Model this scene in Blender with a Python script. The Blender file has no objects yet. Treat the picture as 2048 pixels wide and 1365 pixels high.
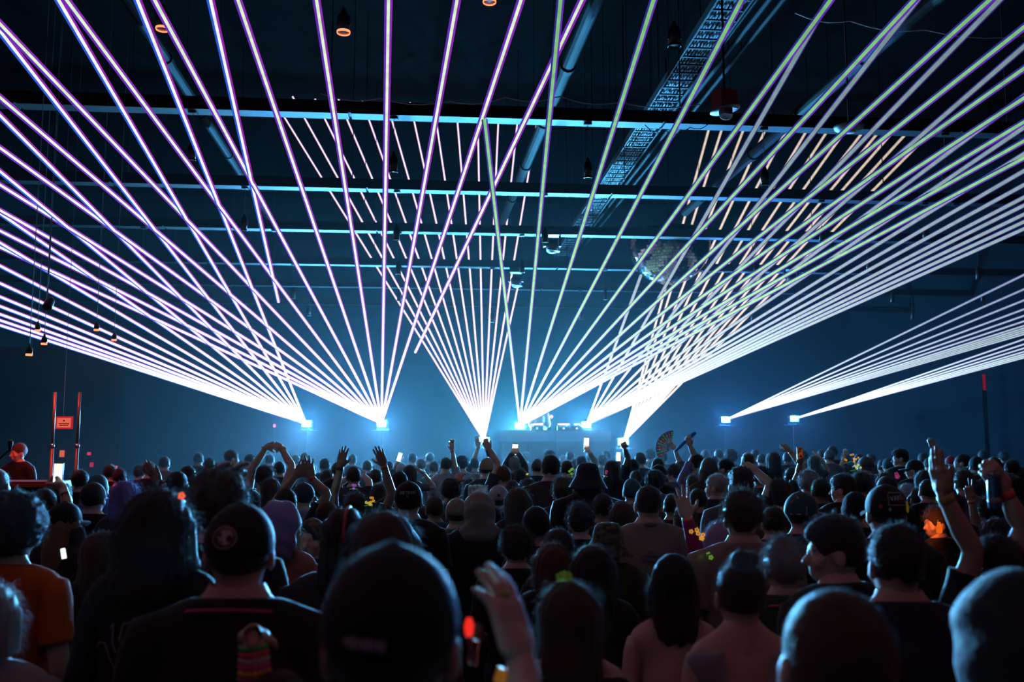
import bpy, bmesh, math, random
import numpy as np
from mathutils import Vector, Matrix, Euler

random.seed(7)
rng = np.random.default_rng(7)
scene = bpy.context.scene
COL = scene.collection

# ------------------------------------------------------------------ camera
W, H, F = 2048, 1365, 1900.0           # photo frame and focal length in pixels
CAM = Vector((0.0, 0.0, 1.88))
TANP = (893.0 - 682.5) / F             # the eye-level line sits at row 893
PITCH = math.atan(TANP)
cam_data = bpy.data.cameras.new('camera')
cam_data.sensor_width = 36.0
cam_data.lens = 36.0 * F / W
cam_data.clip_start = 0.05
cam_data.clip_end = 200
cam_data.dof.use_dof = True
cam_data.dof.focus_distance = 8.0
cam_data.dof.aperture_fstop = 2.8
cam = bpy.data.objects.new('camera', cam_data)
COL.objects.link(cam)
cam.location = CAM
cam.rotation_euler = (math.pi / 2 + PITCH, 0, 0)
scene.camera = cam

# ------------------------------------------------------------------ world and view
world = bpy.data.worlds.new('world')
scene.world = world
world.use_nodes = True
world.node_tree.nodes['Background'].inputs[0].default_value = (0, 0, 0, 1)
world.node_tree.nodes['Background'].inputs[1].default_value = 0.0
scene.view_settings.view_transform = 'Standard'
scene.view_settings.look = 'None'
scene.view_settings.gamma = 1.0
scene.view_settings.exposure = 0.0
scene.view_settings.use_curve_mapping = False
scene.cycles.max_bounces = 4
scene.cycles.diffuse_bounces = 1
scene.cycles.glossy_bounces = 2
scene.cycles.transmission_bounces = 4
scene.cycles.volume_bounces = 0
scene.cycles.use_light_tree = False
scene.cycles.sample_clamp_indirect = 3.0
scene.cycles.caustics_reflective = False
scene.cycles.caustics_refractive = False

# ------------------------------------------------------------------ light levels (lamps of the place and added spots)
STAGE_W = 6000.0       # each big laser projector's stray light, watts
FAN_W = 26000.0        # spot added at each one to light the haze, watts
CROWD_W = 56000.0      # spot added at each one to rim the crowd's heads, watts
RED_W = 12.0           # each red pendant
HAZE = 0.00125           # haze density per metre

# ------------------------------------------------------------------ pixel -> world
def pt(px, py, d):
    """world point seen at photo pixel (px, py), d metres ahead of the camera"""
    u = (px - W / 2) / F
    v = (682.5 - py) / F
    c, s = math.cos(PITCH), math.sin(PITCH)
    fwd = c - v * s
    up = s + v * c
    k = d / fwd
    return Vector((CAM.x + u * k, CAM.y + d, CAM.z + up * k))

def ray(px, py):
    return (pt(px, py, 1.0) - CAM)

def pt_z(px, py, z):
    r = ray(px, py)
    return CAM + r * ((z - CAM.z) / r.z)

def pxm(d):
    return d / F                        # metres per pixel at depth d

# room axis is turned a little left of the camera
ROOM_ANG = math.atan2(170.0, F)
RA = Matrix.Rotation(ROOM_ANG, 4, 'Z')
def room(x, y, z):
    return RA @ Vector((x, y, z))

# ------------------------------------------------------------------ materials
MATS = {}
def mat(name, col=(0.5, 0.5, 0.5), rough=0.6, metal=0.0, emit=None, estr=0.0, spec=0.5, sheen=0.0,
        noise=0.0, nscale=20.0, bump=0.0, bscale=60.0, alpha=1.0, trans=0.0):
    if name in MATS:
        return MATS[name]
    m = bpy.data.materials.new(name)
    m.use_nodes = True
    nt = m.node_tree
    b = nt.nodes['Principled BSDF']
    b.inputs['Base Color'].default_value = (*col, 1)
    b.inputs['Roughness'].default_value = rough
    b.inputs['Metallic'].default_value = metal
    b.inputs['Specular IOR Level'].default_value = spec
    if sheen:
        b.inputs['Sheen Weight'].default_value = sheen
        b.inputs['Sheen Roughness'].default_value = 0.35
    if trans:
        b.inputs['Transmission Weight'].default_value = trans
    if emit is not None:
        b.inputs['Emission Color'].default_value = (*emit, 1)
        b.inputs['Emission Strength'].default_value = estr
    if noise or bump:
        tc = nt.nodes.new('ShaderNodeTexCoord')
        if noise:
            n = nt.nodes.new('ShaderNodeTexNoise')
            n.inputs['Scale'].default_value = nscale
            n.inputs['Detail'].default_value = 4
            nt.links.new(tc.outputs['Object'], n.inputs['Vector'])
            mx = nt.nodes.new('ShaderNodeMix'); mx.data_type = 'RGBA'
            mx.inputs[6].default_value = tuple(max(0, c * (1 - noise)) for c in col) + (1,)
            mx.inputs[7].default_value = tuple(min(1, c * (1 + noise)) for c in col) + (1,)
            nt.links.new(n.outputs['Fac'], mx.inputs[0])
            nt.links.new(mx.outputs[2], b.inputs['Base Color'])
        if bump:
            n2 = nt.nodes.new('ShaderNodeTexNoise')
            n2.inputs['Scale'].default_value = bscale
            n2.inputs['Detail'].default_value = 3
            nt.links.new(tc.outputs['Object'], n2.inputs['Vector'])
            bp = nt.nodes.new('ShaderNodeBump')
            bp.inputs['Strength'].default_value = bump
            bp.inputs['Distance'].default_value = 0.02
            nt.links.new(n2.outputs['Fac'], bp.inputs['Height'])
            nt.links.new(bp.outputs['Normal'], b.inputs['Normal'])
    MATS[name] = m
    return m

def emis(name, col, strength, sampling=None):
    if name in MATS:
        return MATS[name]
    m = bpy.data.materials.new(name)
    m.use_nodes = True
    nt = m.node_tree
    nt.nodes.clear()
    o = nt.nodes.new('ShaderNodeOutputMaterial')
    e = nt.nodes.new('ShaderNodeEmission')
    e.inputs['Color'].default_value = (*col, 1)
    e.inputs['Strength'].default_value = strength
    nt.links.new(e.outputs[0], o.inputs['Surface'])
    if sampling:
        m.cycles.emission_sampling = sampling
    MATS[name] = m
    return m

# ------------------------------------------------------------------ mesh helpers
class MB:
    """collects simple solids, then links them as one mesh object"""
    def __init__(self):
        self.v = []; self.f = []
    def add(self, vs, fs):
        o = len(self.v)
        self.v += [tuple(v) for v in vs]
        self.f += [tuple(i + o for i in f) for f in fs]
        return self
    def box(self, c, s, M=None):
        x, y, z = s[0] / 2, s[1] / 2, s[2] / 2
        c = Vector(c)
        vs = [Vector((i * x, j * y, k * z)) for i in (-1, 1) for j in (-1, 1) for k in (-1, 1)]
        vs = [(M @ v if M else v) + c for v in vs]
        return self.add(vs, [(0, 1, 3, 2), (4, 6, 7, 5), (0, 4, 5, 1), (2, 3, 7, 6), (0, 2, 6, 4), (1, 5, 7, 3)])
    def bar(self, a, b, w, h, up=(0, 0, 1)):
        """box beam from a to b, w across, h along up"""
        a, b = Vector(a), Vector(b)
        d = (b - a).normalized()
        s = d.cross(Vector(up)).normalized()
        u = s.cross(d).normalized()
        vs = []
        for p in (a, b):
            for i, j in ((-1, -1), (1, -1), (1, 1), (-1, 1)):
                vs.append(p + s * (i * w / 2) + u * (j * h / 2))
        return self.add(vs, [(0, 1, 2, 3), (7, 6, 5, 4), (0, 4, 5, 1), (1, 5, 6, 2), (2, 6, 7, 3), (3, 7, 4, 0)])
    def tube(self, pts, r, n=8, cap=True):
        """tube through pts; r is one radius or a list"""
        pts = [Vector(p) for p in pts]
        rs = r if isinstance(r, (list, tuple)) else [r] * len(pts)
        vs = []; fs = []
        d0 = (pts[1] - pts[0]).normalized()
        ref = Vector((0, 0, 1)) if abs(d0.z) < 0.9 else Vector((1, 0, 0))
        s = d0.cross(ref).normalized()
        for i, p in enumerate(pts):
            if i == 0: d = pts[1] - pts[0]
            elif i == len(pts) - 1: d = pts[-1] - pts[-2]
            else: d = pts[i + 1] - pts[i - 1]
            d = d.normalized()
            s = (s - d * s.dot(d)).normalized()
            u = d.cross(s)
            for k in range(n):
                a = 2 * math.pi * k / n
                vs.append(p + (s * math.cos(a) + u * math.sin(a)) * rs[i])
        for i in range(len(pts) - 1):
            for k in range(n):
                k2 = (k + 1) % n
                fs.append((i * n + k, i * n + k2, (i + 1) * n + k2, (i + 1) * n + k))
        if cap:
            fs.append(tuple(range(n))[::-1])
            fs.append(tuple((len(pts) - 1) * n + k for k in range(n)))
        return self.add(vs, fs)
    def lathe(self, c, prof, n=16, M=None):
        """prof: list of (r, z) spun round z"""
        c = Vector(c); vs = []; fs = []
        for r, z in prof:
            for k in range(n):
                a = 2 * math.pi * k / n
                v = Vector((r * math.cos(a), r * math.sin(a), z))
                vs.append((M @ v if M else v) + c)
        for i in range(len(prof) - 1):
            for k in range(n):
                k2 = (k + 1) % n
                fs.append((i * n + k, i * n + k2, (i + 1) * n + k2, (i + 1) * n + k))
        fs.append(tuple(range(n))[::-1])
        fs.append(tuple((len(prof) - 1) * n + k for k in range(n)))
        return self.add(vs, fs)
    def mesh(self, name, smooth=False):
        me = bpy.data.meshes.new(name)
        me.from_pydata(self.v, [], self.f)
        me.update()
        if smooth:
            me.shade_smooth()
        return me
    def build(self, name, m, parent=None, smooth=False):
        return obj(name, self.mesh(name, smooth), m, parent)

def obj(name, me, m=None, parent=None):
    o = bpy.data.objects.new(name, me)
    COL.objects.link(o)
    if m is not None:
        me.materials.append(m) if not me.materials else None
        o.material_slots[0].link = 'OBJECT'
        o.material_slots[0].material = m
    if parent is not None:
        o.parent = parent
    return o

def tag(o, label=None, cat=None, group=None, kind=None):
    if label: o['label'] = label
    if cat: o['category'] = cat
    if group: o['group'] = group
    if kind: o['kind'] = kind
    return o

def thing(name, label, cat, loc=(0, 0, 0), group=None, rotz=0.0):
    o = bpy.data.objects.new(name, None)
    COL.objects.link(o)
    o.empty_display_size = 0.1
    o.location = loc
    o.rotation_euler = (0, 0, rotz)
    return tag(o, label, cat, group)

def local(parent, p):
    """world point -> a thing's own frame (things are only moved and turned about z)"""
    M = Matrix.LocRotScale(parent.location, parent.rotation_euler, parent.scale)
    return M.inverted() @ Vector(p)

def light(name, kind, loc, energy, col, parent=None, size=0.1, spot=None, blend=0.5, aim=None):
    L = bpy.data.lights.new(name, kind)
    L.energy = energy
    L.color = col
    if kind in ('POINT', 'SPOT'):
        L.shadow_soft_size = size
    if kind == 'SPOT':
        L.spot_size = math.radians(spot or 90)
        L.spot_blend = blend
    o = bpy.data.objects.new(name, L)
    COL.objects.link(o)
    o.location = loc
    if aim is not None:
        o.rotation_euler = (Vector(aim) - Vector(loc)).to_track_quat('-Z', 'Y').to_euler()
    if parent is not None:
        o.parent = parent
        o.location = local(parent, loc)
    return o
# ------------------------------------------------------------------ room shell
XL, XR, Y0, Y1, ZC = -13.0, 15.0, -5.0, 32.5, 10.4
M_wall = mat('black_painted_wall', (0.0045, 0.005, 0.006), 0.9, spec=0.1, noise=0.25, nscale=3)
M_ceil = mat('black_painted_ceiling', (0.0014, 0.0016, 0.002), 0.95, spec=0.05, noise=0.3, nscale=2)
M_floor = mat('dark_concrete_floor', (0.045, 0.045, 0.05), 0.45, noise=0.3, nscale=4)
M_steel = mat('black_painted_steel', (0.010, 0.011, 0.012), 0.65, spec=0.15)
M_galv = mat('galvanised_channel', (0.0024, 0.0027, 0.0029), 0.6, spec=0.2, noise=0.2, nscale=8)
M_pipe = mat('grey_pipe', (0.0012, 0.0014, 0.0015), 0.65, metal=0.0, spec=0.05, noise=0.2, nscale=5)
M_black = mat('black_plastic', (0.012, 0.012, 0.014), 0.4)
M_chrome = mat('chrome', (0.7, 0.7, 0.72), 0.15, metal=1.0)
M_cable = mat('black_cable', (0.05, 0.05, 0.055), 0.5)

def slab(name, x0, x1, y0, y1, z0, z1, m, kind='structure'):
    mb = MB()
    vs = [room(x, y, z) for x in (x0, x1) for y in (y0, y1) for z in (z0, z1)]
    mb.add(vs, [(0, 1, 3, 2), (4, 6, 7, 5), (0, 4, 5, 1), (2, 3, 7, 6), (0, 2, 6, 4), (1, 5, 7, 3)])
    o = mb.build(name, m)
    o['kind'] = kind
    return o
T = 0.3
tag(slab('floor', XL - T, XR + T, Y0 - T, Y1 + T, -T, 0, M_floor), 'dark concrete dance floor under the crowd')
tag(slab('ceiling', XL - T, XR + T, Y0 - T, Y1 + T, ZC, ZC + T, M_ceil), 'black painted ceiling above the beams')
tag(slab('wall_left', XL - T, XL, Y0, Y1, 0, ZC, M_wall), 'black painted side wall on the left')
tag(slab('wall_right', XR, XR + T, Y0, Y1, 0, ZC, M_wall), 'black painted side wall on the right')
tag(slab('wall_back', XL - T, XR + T, Y1, Y1 + T, 0, ZC, M_wall), 'black wall behind the stage')
tag(slab('wall_front', XL - T, XR + T, Y0 - T, Y0, 0, ZC, M_wall), 'black wall behind the camera')

# ------------------------------------------------------------------ haze drifting off the stage
def haze_mat(name, dens, aniso):
    m = bpy.data.materials.new(name)
    m.use_nodes = True
    nt = m.node_tree
    nt.nodes.clear()
    out = nt.nodes.new('ShaderNodeOutputMaterial')
    v = nt.nodes.new('ShaderNodeVolumeScatter')
    v.inputs['Color'].default_value = (0.75, 0.93, 1.0, 1)
    v.inputs['Density'].default_value = dens
    v.inputs['Anisotropy'].default_value = aniso
    nt.links.new(v.outputs[0], out.inputs['Volume'])
    return m
def slab_mesh(x0, x1, y0, y1, z0, z1):
    mb = MB()
    vs = [room(x, y, z) for x in (x0, x1) for y in (y0, y1) for z in (z0, z1)]
    return mb.add(vs, [(0, 1, 3, 2), (4, 6, 7, 5), (0, 4, 5, 1), (2, 3, 7, 6), (0, 2, 6, 4), (1, 5, 7, 3)])
haze = slab_mesh(XL + 0.02, XR - 0.02, 13.0, Y1 - 0.02, 0.02, 6.6).build('haze', haze_mat('stage_haze', HAZE, 0.35))
tag(haze, 'thin stage haze drifting from the stage over the crowd', 'haze', kind='stuff')

# ------------------------------------------------------------------ stage
M_stage = mat('black_stage_deck', (0.02, 0.02, 0.022), 0.6)
SY = 22.9                                   # front edge of the stage, metres ahead
stg = slab('stage', -9.5, 10.5, SY, Y1 - 0.05, 0.0, 1.05, M_stage, 'structure')
tag(stg, 'low black stage across the far end of the hall')

# ------------------------------------------------------------------ ceiling beams
TR_Z = 6.0
def truss_y(row):                            # depth at the frame centre of a beam whose underside sits at that row
    return pt_z(1024, row, TR_Z).y
TR_ROWS = [243, 388, 470, 537, 580, 615]
WHERE = ['nearest', 'second nearest', 'third nearest', 'fourth nearest', 'fifth nearest', 'farthest']
tan_r = math.tan(ROOM_ANG)
TRUSS = []
def on_truss(i, px):
    """point on the underside of beam i at photo column px"""
    d = TRUSS[i]
    r = ray(px, 600)
    u = r.x / r.y
    y = d / (1 - u * tan_r)
    return Vector((u * y, y, TR_Z))
for i, row in enumerate(TR_ROWS):
    d = truss_y(row)
    TRUSS.append(d)
    xm = d * -math.sin(ROOM_ANG)
    c = Vector((0, d, 0))
    rx = (RA.inverted() @ c)
    a = room(XL + 0.02, rx.y, 0); b = room(XR - 0.02, rx.y, 0)
    o = thing('ceiling_beam', 'black steel cross beam with pale channel below, %s to the crowd' % WHERE[i], 'beam',
              (c.x, c.y, TR_Z), 'steel cross beams under the ceiling')
    q = lambda p, z: local(o, (p.x, p.y, z))
    MB().bar(q(a, TR_Z + 0.025 + 0.075), q(b, TR_Z + 0.025 + 0.075), 0.16, 0.15).build('steel_beam', M_steel, o)
    # the channel comes in lengths
    n = 7
    for k in range(n):
        p0 = a.lerp(b, k / n + 0.0006); p1 = a.lerp(b, (k + 1) / n - 0.0006)
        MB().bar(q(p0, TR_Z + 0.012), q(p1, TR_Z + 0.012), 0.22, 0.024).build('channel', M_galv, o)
    # hanger rods to the ceiling
    for k in (0.1, 0.26, 0.42, 0.58, 0.74, 0.9):
        p = a.lerp(b, k)
        MB().tube([q(p, TR_Z + 0.2), q(p, ZC)], 0.008, 6).build('hanger_rod', M_steel, o)
# ------------------------------------------------------------------ lasers
def beam_mat(name, col, s0, k, floor_=0.0, near=4.0):
    """scattered laser light painted as emission: weaker with distance from the aperture"""
    if name in MATS: return MATS[name]
    m = bpy.data.materials.new(name); m.use_nodes = True
    nt = m.node_tree; nt.nodes.clear()
    o = nt.nodes.new('ShaderNodeOutputMaterial'); e = nt.nodes.new('ShaderNodeEmission')
    tc = nt.nodes.new('ShaderNodeTexCoord')
    ln = nt.nodes.new('ShaderNodeVectorMath'); ln.operation = 'LENGTH'
    nt.links.new(tc.outputs['Object'], ln.inputs[0])
    mu = nt.nodes.new('ShaderNodeMath'); mu.operation = 'MULTIPLY'; mu.inputs[1].default_value = -k
    nt.links.new(ln.outputs['Value'], mu.inputs[0])
    ex = nt.nodes.new('ShaderNodeMath'); ex.operation = 'EXPONENT'
    nt.links.new(mu.outputs[0], ex.inputs[0])
    # dust drifting through the beam
    nz = nt.nodes.new('ShaderNodeTexNoise'); nz.inputs['Scale'].default_value = 9.0; nz.inputs['Detail'].default_value = 3
    nt.links.new(tc.outputs['Object'], nz.inputs['Vector'])
    mr = nt.nodes.new('ShaderNodeMapRange'); mr.inputs[1].default_value = 0.3; mr.inputs[2].default_value = 0.7
    mr.inputs[3].default_value = 0.8; mr.inputs[4].default_value = 1.15
    nt.links.new(nz.outputs['Fac'], mr.inputs[0])
    m2 = nt.nodes.new('ShaderNodeMath'); m2.operation = 'MULTIPLY'
    nt.links.new(ex.outputs[0], m2.inputs[0]); nt.links.new(mr.outputs[0], m2.inputs[1])
    m3 = nt.nodes.new('ShaderNodeMath'); m3.operation = 'MULTIPLY'; m3.inputs[1].default_value = s0
    nt.links.new(m2.outputs[0], m3.inputs[0])
    m4 = nt.nodes.new('ShaderNodeMath'); m4.operation = 'ADD'; m4.inputs[1].default_value = floor_
    nt.links.new(m3.outputs[0], m4.inputs[0])
    e.inputs['Color'].default_value = (*col, 1)
    nt.links.new(m4.outputs[0], e.inputs['Strength'])
    # overexposed white painted into all three colours near the aperture
    g1 = nt.nodes.new('ShaderNodeMath'); g1.operation = 'MULTIPLY'; g1.inputs[1].default_value = -0.21
    nt.links.new(ln.outputs['Value'], g1.inputs[0])
    g2 = nt.nodes.new('ShaderNodeMath'); g2.operation = 'EXPONENT'; nt.links.new(g1.outputs[0], g2.inputs[0])
    g3 = nt.nodes.new('ShaderNodeMath'); g3.operation = 'MULTIPLY'; g3.inputs[1].default_value = near
    nt.links.new(g2.outputs[0], g3.inputs[0])
    ew = nt.nodes.new('ShaderNodeEmission'); ew.inputs['Color'].default_value = (0.92, 0.96, 1.0, 1)
    nt.links.new(g3.outputs[0], ew.inputs['Strength'])
    ad = nt.nodes.new('ShaderNodeAddShader')
    nt.links.new(e.outputs[0], ad.inputs[0]); nt.links.new(ew.outputs[0], ad.inputs[1])
    nt.links.new(ad.outputs[0], o.inputs['Surface'])
    m.cycles.emission_sampling = 'NONE'
    MATS[name] = m
    return m

M_case = mat('laser_case', (0.02, 0.02, 0.022), 0.4)
M_lens = emis('laser_aperture_glow', (0.75, 0.88, 1.0), 60.0)

def room_exit(S, d):
    """distance along d from S to the first room surface"""
    Si = RA.inverted() @ S; di = RA.inverted().to_3x3() @ d
    t = 1e9
    for c, lo, hi in ((0, XL + 0.03, XR - 0.03), (1, Y0 + 0.03, Y1), (2, 0.0, ZC - 0.03)):
        if di[c] < -1e-6: t = min(t, (lo - Si[c]) / di[c])
        if di[c] > 1e-6: t = min(t, (hi - Si[c]) / di[c])
    return t

NEAR_CAM = Vector((0.0, 0.5, 1.8))
def laser(src, depth, ends, label, mats, tilt=None, end_z=None, end_depth=None, watts=STAGE_W, col=(0.07, 0.41, 0.88),
          r_far=(0.012, 0.028), r_near=(0.026, 0.033), starts={}, wash=1.0, stand_top=None, floor_z=1.05):  # default core is thicker near the aperture to imitate overexposed white
    S = pt(src[0], src[1], depth)
    root = thing('laser_projector', label, 'laser', (S.x, S.y, floor_z), 'laser projectors on the stage')
    # housing, yoke, stand
    fz = S.z - floor_z
    MB().box((0, 0.16, fz), (0.26, 0.28, 0.17)).build('housing', M_case, root)
    MB().lathe((0, 0.015, fz), [(0.045, 0), (0.05, 0.015), (0.05, 0.03)], 16, Matrix.Rotation(math.pi / 2, 3, 'X')).build('lens', M_lens, root)
    y = MB(); y.bar((-0.16, 0.16, fz + 0.02), (-0.16, 0.16, fz - 0.16), 0.02, 0.06, (0, 1, 0))
    y.bar((0.16, 0.16, fz + 0.02), (0.16, 0.16, fz - 0.16), 0.02, 0.06, (0, 1, 0))
    y.bar((-0.17, 0.16, fz - 0.16), (0.17, 0.16, fz - 0.16), 0.06, 0.02)
    y.build('yoke', M_steel, root)
    MB().box((0, 0.06, fz - 0.185), (0.5, 0.62, 0.025)).build('shelf', M_steel, root)  # plate added to keep spill light off the pole
    MB().tube([(0, 0.16, 0.04), (0, 0.16, fz - 0.195)], 0.014, 10).build('pole', M_steel, root)
    MB().lathe((0, 0.16, 0), [(0.28, 0), (0.28, 0.03), (0.05, 0.05)], 20).build('base', M_steel, root)
    light('laser_spill', 'POINT', (S.x, S.y - 0.12, S.z + 0.02), watts, col, root, size=0.07)
    light('added_haze_spot', 'SPOT', (S.x, S.y - 0.10, S.z + 0.03), wash * FAN_W, col, root, 0.06, 86, 0.9, (S.x * 0.45, 5.0, 1.9))  # spot added to light the haze round the fans
    light('added_rim_spot', 'SPOT', (S.x, S.y - 0.13, S.z), wash * CROWD_W, tuple(0.08 + 0.92 * c for c in col), root, 0.06, 52, 0.6, (S.x * 0.4, 5.0, S.z - 6.0))  # spot added to rim-light the crowd from behind
    # plane that holds the fan: through S, the x axis and a tilt towards the audience
    if tilt is not None:
        nrm = Vector((0, tilt, 1)).normalized()
    for i, P in enumerate(ends):
        clip = False
        if tilt is not None:
            r = ray(P[0], P[1])
            t = (S - CAM).dot(nrm) / r.dot(nrm)
            E = CAM + r * t
        elif len(P) > 2:
            E = pt(P[0], P[1], P[2]); clip = True
        else:
            E = pt_z(P[0], P[1], end_z)
            clip = True
        d = (E - S).normalized()
        L = room_exit(S, d)
        if clip: L = min(L, (E - S).length)
        if P in starts: t0, t1 = starts[P]
        else: t0, t1 = 0.0, 1.0
        if t1 < 1.0: L = (E - S).length * t1 if t1 > 0 else L
        ref = (E - S).length
        base = S + d * 0.0
        f = lambda s: s / max(22.0, 1e-3)
        side = d.cross(S + d * min(L, 0.75 * ref) - NEAR_CAM).normalized()    # the colour split is turned to face the camera
        if side.x < 0: side = -side
        s0 = ref * t0
        stops = [s0 + (L - s0) * k for k in (0, 0.12, 0.3, 0.55, 0.8, 1.0)]
        def rad(pair_near, pair_far, s):
            q = min(1.0, s / 21.0)
            return pair_near * (1 - q) + pair_far * q
        pos = lambda s, o=0.0: local(root, S + d * s + side * o) - Vector((0, 0, fz))
        # the three colours of the beam leave the projector slightly apart
        mc, ml, mr_ = mats
        core_r = [rad(r_near[0], r_far[0], s) for s in stops]
        b = MB().tube([pos(s) for s in stops], core_r, 8).build('beam', mc, root, True)
        b.location = (0, 0, fz)
        for sgn, mm in ((-1, ml), (1, mr_)):
            rr, pp = [], []
            for s in stops:
                ro = rad(r_near[1], r_far[1], s); rc = rad(r_near[0], r_far[0], s)
                w = (ro - rc * 0.6) / 2
                rr.append(w); pp.append(pos(s, sgn * (ro - w)))
            h = MB().tube(pp, rr, 6).build('beam_edge', mm, b, True)
    return root

C_w = beam_mat('beam_white', (0.97, 1.0, 0.97), 1.5, 0.03, 0.1)
C_g = beam_mat('beam_white_green', (0.80, 1.0, 0.66), 2.2, 0.055, 0.15)
C_gr = beam_mat('beam_green_white', (0.32, 1.0, 0.32), 3.0, 0.095, 0.05)
C_b = beam_mat('beam_blue_white', (0.50, 0.84, 0.86), 1.7, 0.095, 0.03)
C_t = beam_mat('beam_tan', (0.95, 0.74, 0.58), 1.15, 0.06, 0.02, 0.8)
C_p = beam_mat('beam_pink_white', (1.0, 0.84, 0.97), 1.4, 0.03, 0.1, 0.8)
E_blue = beam_mat('beam_blue_edge', (0.02, 0.14, 1.0), 1.2, 0.04, 0.12, 0.9)
E_mag = beam_mat('beam_magenta_edge', (0.72, 0.02, 0.95), 0.8, 0.04, 0.06, 0.9)
E_vio = beam_mat('beam_violet_edge', (0.26, 0.03, 0.95), 1.6, 0.06, 0.03, 0.9)
E_pur = beam_mat('beam_purple_edge', (0.50, 0.03, 0.9), 1.6, 0.06, 0.03, 0.9)
E_ind = beam_mat('beam_indigo_edge', (0.08, 0.05, 0.9), 0.8, 0.06, 0.03, 0.9)
E_ind2 = beam_mat('beam_indigo_soft_edge', (0.14, 0.04, 0.8), 0.7, 0.06, 0.03, 0.9)
E_red = beam_mat('beam_red_edge', (0.9, 0.05, 0.35), 0.9, 0.05, 0.08, 0.3)
E_tan = beam_mat('beam_brown_edge', (0.55, 0.38, 0.28), 0.8, 0.06, 0.04, 0.3)

TILT = 0.12
DL = 27.0
L0 = lambda ys: [(0, y) for y in ys]
R0 = lambda ys: [(2048, y) for y in ys]
laser((612, 848), DL, L0([651, 641, 629, 613, 594, 567, 532, 486, 427, 343, 231, 62]) + [(117, 0), (275, 0), (421, 0)],
      'laser projector at the far left, blue-edged beams fanning up and left', (C_w, E_blue, E_mag), TILT,
      starts={(421, 0): (0.62, 1.0)})
laser((763, 848), DL, L0([495, 462, 421, 370, 296, 195, 48]) + [(133, 0), (309, 0), (476, 0), (633, 0), (777, 0), (914, 0), (1042, 0), (1164, 0)],
      'second laser projector from the left, purple-edged fan rising straight overhead', (C_g, E_vio, E_pur), TILT,
      starts={(1164, 0): (0.45, 1.0)})
laser((1040, 852), DL, [(969, 238), (1121, 0), (1307, 0), (1483, 0), (1661, 0), (1828, 0), (1979, 0)] + R0([54, 137, 196, 244, 282, 316]),
      'laser projector at the left end of the DJ booth, green-cored beams', (C_gr, E_ind, E_vio), TILT, r_far=(0.0145, 0.027), col=(0.06, 0.49, 0.80), starts={(969, 238): (0.0, 0.999)})
laser((1173, 850), DL, [(1282, 551), (1657, 0), (1834, 0), (1999, 0)] + R0([93, 192, 255, 308, 342, 370, 395, 411, 429, 444, 458]),
      'laser projector at the right end of the DJ booth, pale blue beams', (C_b, E_ind, E_ind2), TILT, r_far=(0.018, 0.025), r_near=(0.024, 0.03), starts={(1282, 551): (0.0, 0.999)})
laser((968, 882), 23.5, [(561, 222), (585, 193), (630, 198), (677, 199), (724, 201), (773, 203), (820, 205), (867, 207), (912, 209), (955, 211), (998, 213), (1038, 214), (1079, 216), (1035, 577, 24.4)],
      'low laser projector left of the DJ booth, narrow pinkish fan straight up', (C_p, E_red, E_vio), None, end_z=ZC - 0.05, watts=STAGE_W * 0.2, wash=0.12,
      r_far=(0.017, 0.024), r_near=(0.018, 0.024))
laser((1247, 884), 23.5, [(1420, 250), (1447, 248), (1491, 249), (1535, 250), (1578, 251), (1619, 252), (1661, 253), (1696, 254), (1733, 255), (1764, 256), (1792, 257), (1821, 258), (1867, 259)],
      'low laser projector right of the DJ booth, tan-coloured fan leaning right', (C_t, E_tan, E_tan), None, end_z=ZC - 0.05, watts=STAGE_W * 0.2, wash=0.12,
      r_far=(0.04, 0.05), r_near=(0.02, 0.026))
laser((1452, 840), DL + 1, R0([550, 579, 601, 619, 632, 643, 652, 657, 661, 665, 669]),
      'laser projector on the right of the stage, blue beams to the right', (C_b, E_ind, E_ind2), TILT * 0.5, watts=STAGE_W * 0.35, wash=0.10, col=(0.04, 0.3, 1.0),
      r_near=(0.017, 0.021), r_far=(0.010, 0.017))
laser((1590, 838), DL + 1, R0([679, 689, 697, 704, 709, 713, 716]),
      'rightmost laser projector, tight bundle of flat blue beams', (C_b, E_ind, E_ind2), TILT * 0.5, watts=STAGE_W * 0.16, wash=0.05, col=(0.04, 0.3, 1.0),
      r_near=(0.017, 0.021), r_far=(0.010, 0.017))
# ------------------------------------------------------------------ ceiling fixtures
M_redlamp = emis('red_lamp_glow', (1.0, 0.16, 0.07), 3.0)
M_can = mat('black_can', (0.02, 0.021, 0.023), 0.35, metal=0.3)
def pendant(top, px, row, d, label, lit=False, r=0.045, h=0.20, watts=RED_W):
    """can light on a cord; row is where its mouth sits"""
    m = pt(px, row, d)
    top = Vector((m.x, m.y, top))
    o = thing('pendant_light', label, 'pendant light', (m.x, m.y, m.z), 'can lights hanging from the ceiling')
    MB().tube([(0, 0, h + 0.02), (0, 0, top.z - m.z)], 0.004, 6).build('cord', M_cable, o)
    MB().lathe((0, 0, 0), [(r * 0.9, 0.01), (r, 0.012), (r * 0.96, h * 0.75), (r * 0.45, h), (r * 0.3, h + 0.03)], 16).build('can', M_can, o, True)
    MB().lathe((0, 0, 0), [(r * 0.82, 0.03), (r * 1.04, 0.0), (r * 1.1, 0.006), (r * 1.08, 0.02)], 20).build('rim', M_redlamp if lit else M_can, o, True)
    MB().lathe((0, 0, 0.012), [(r * 0.3, 0.0), (r * 0.8, 0.004)], 16).build('lens', M_redlamp if lit else M_black, o)
    for k in (-1, 1):
        MB().bar((k * r * 1.06, 0, h * 0.35), (k * r * 0.98, 0, h * 0.8), 0.006, 0.006, (0, 1, 0)).build('side_clip', M_chrome, o)
    if lit and watts:
        light('red_lamp', 'SPOT', m + Vector((0, 0, -0.02)), watts, (1.0, 0.05, 0.02), o, 0.05, 125, 0.6, m + Vector((0, 0, -2)))
    return o
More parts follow.
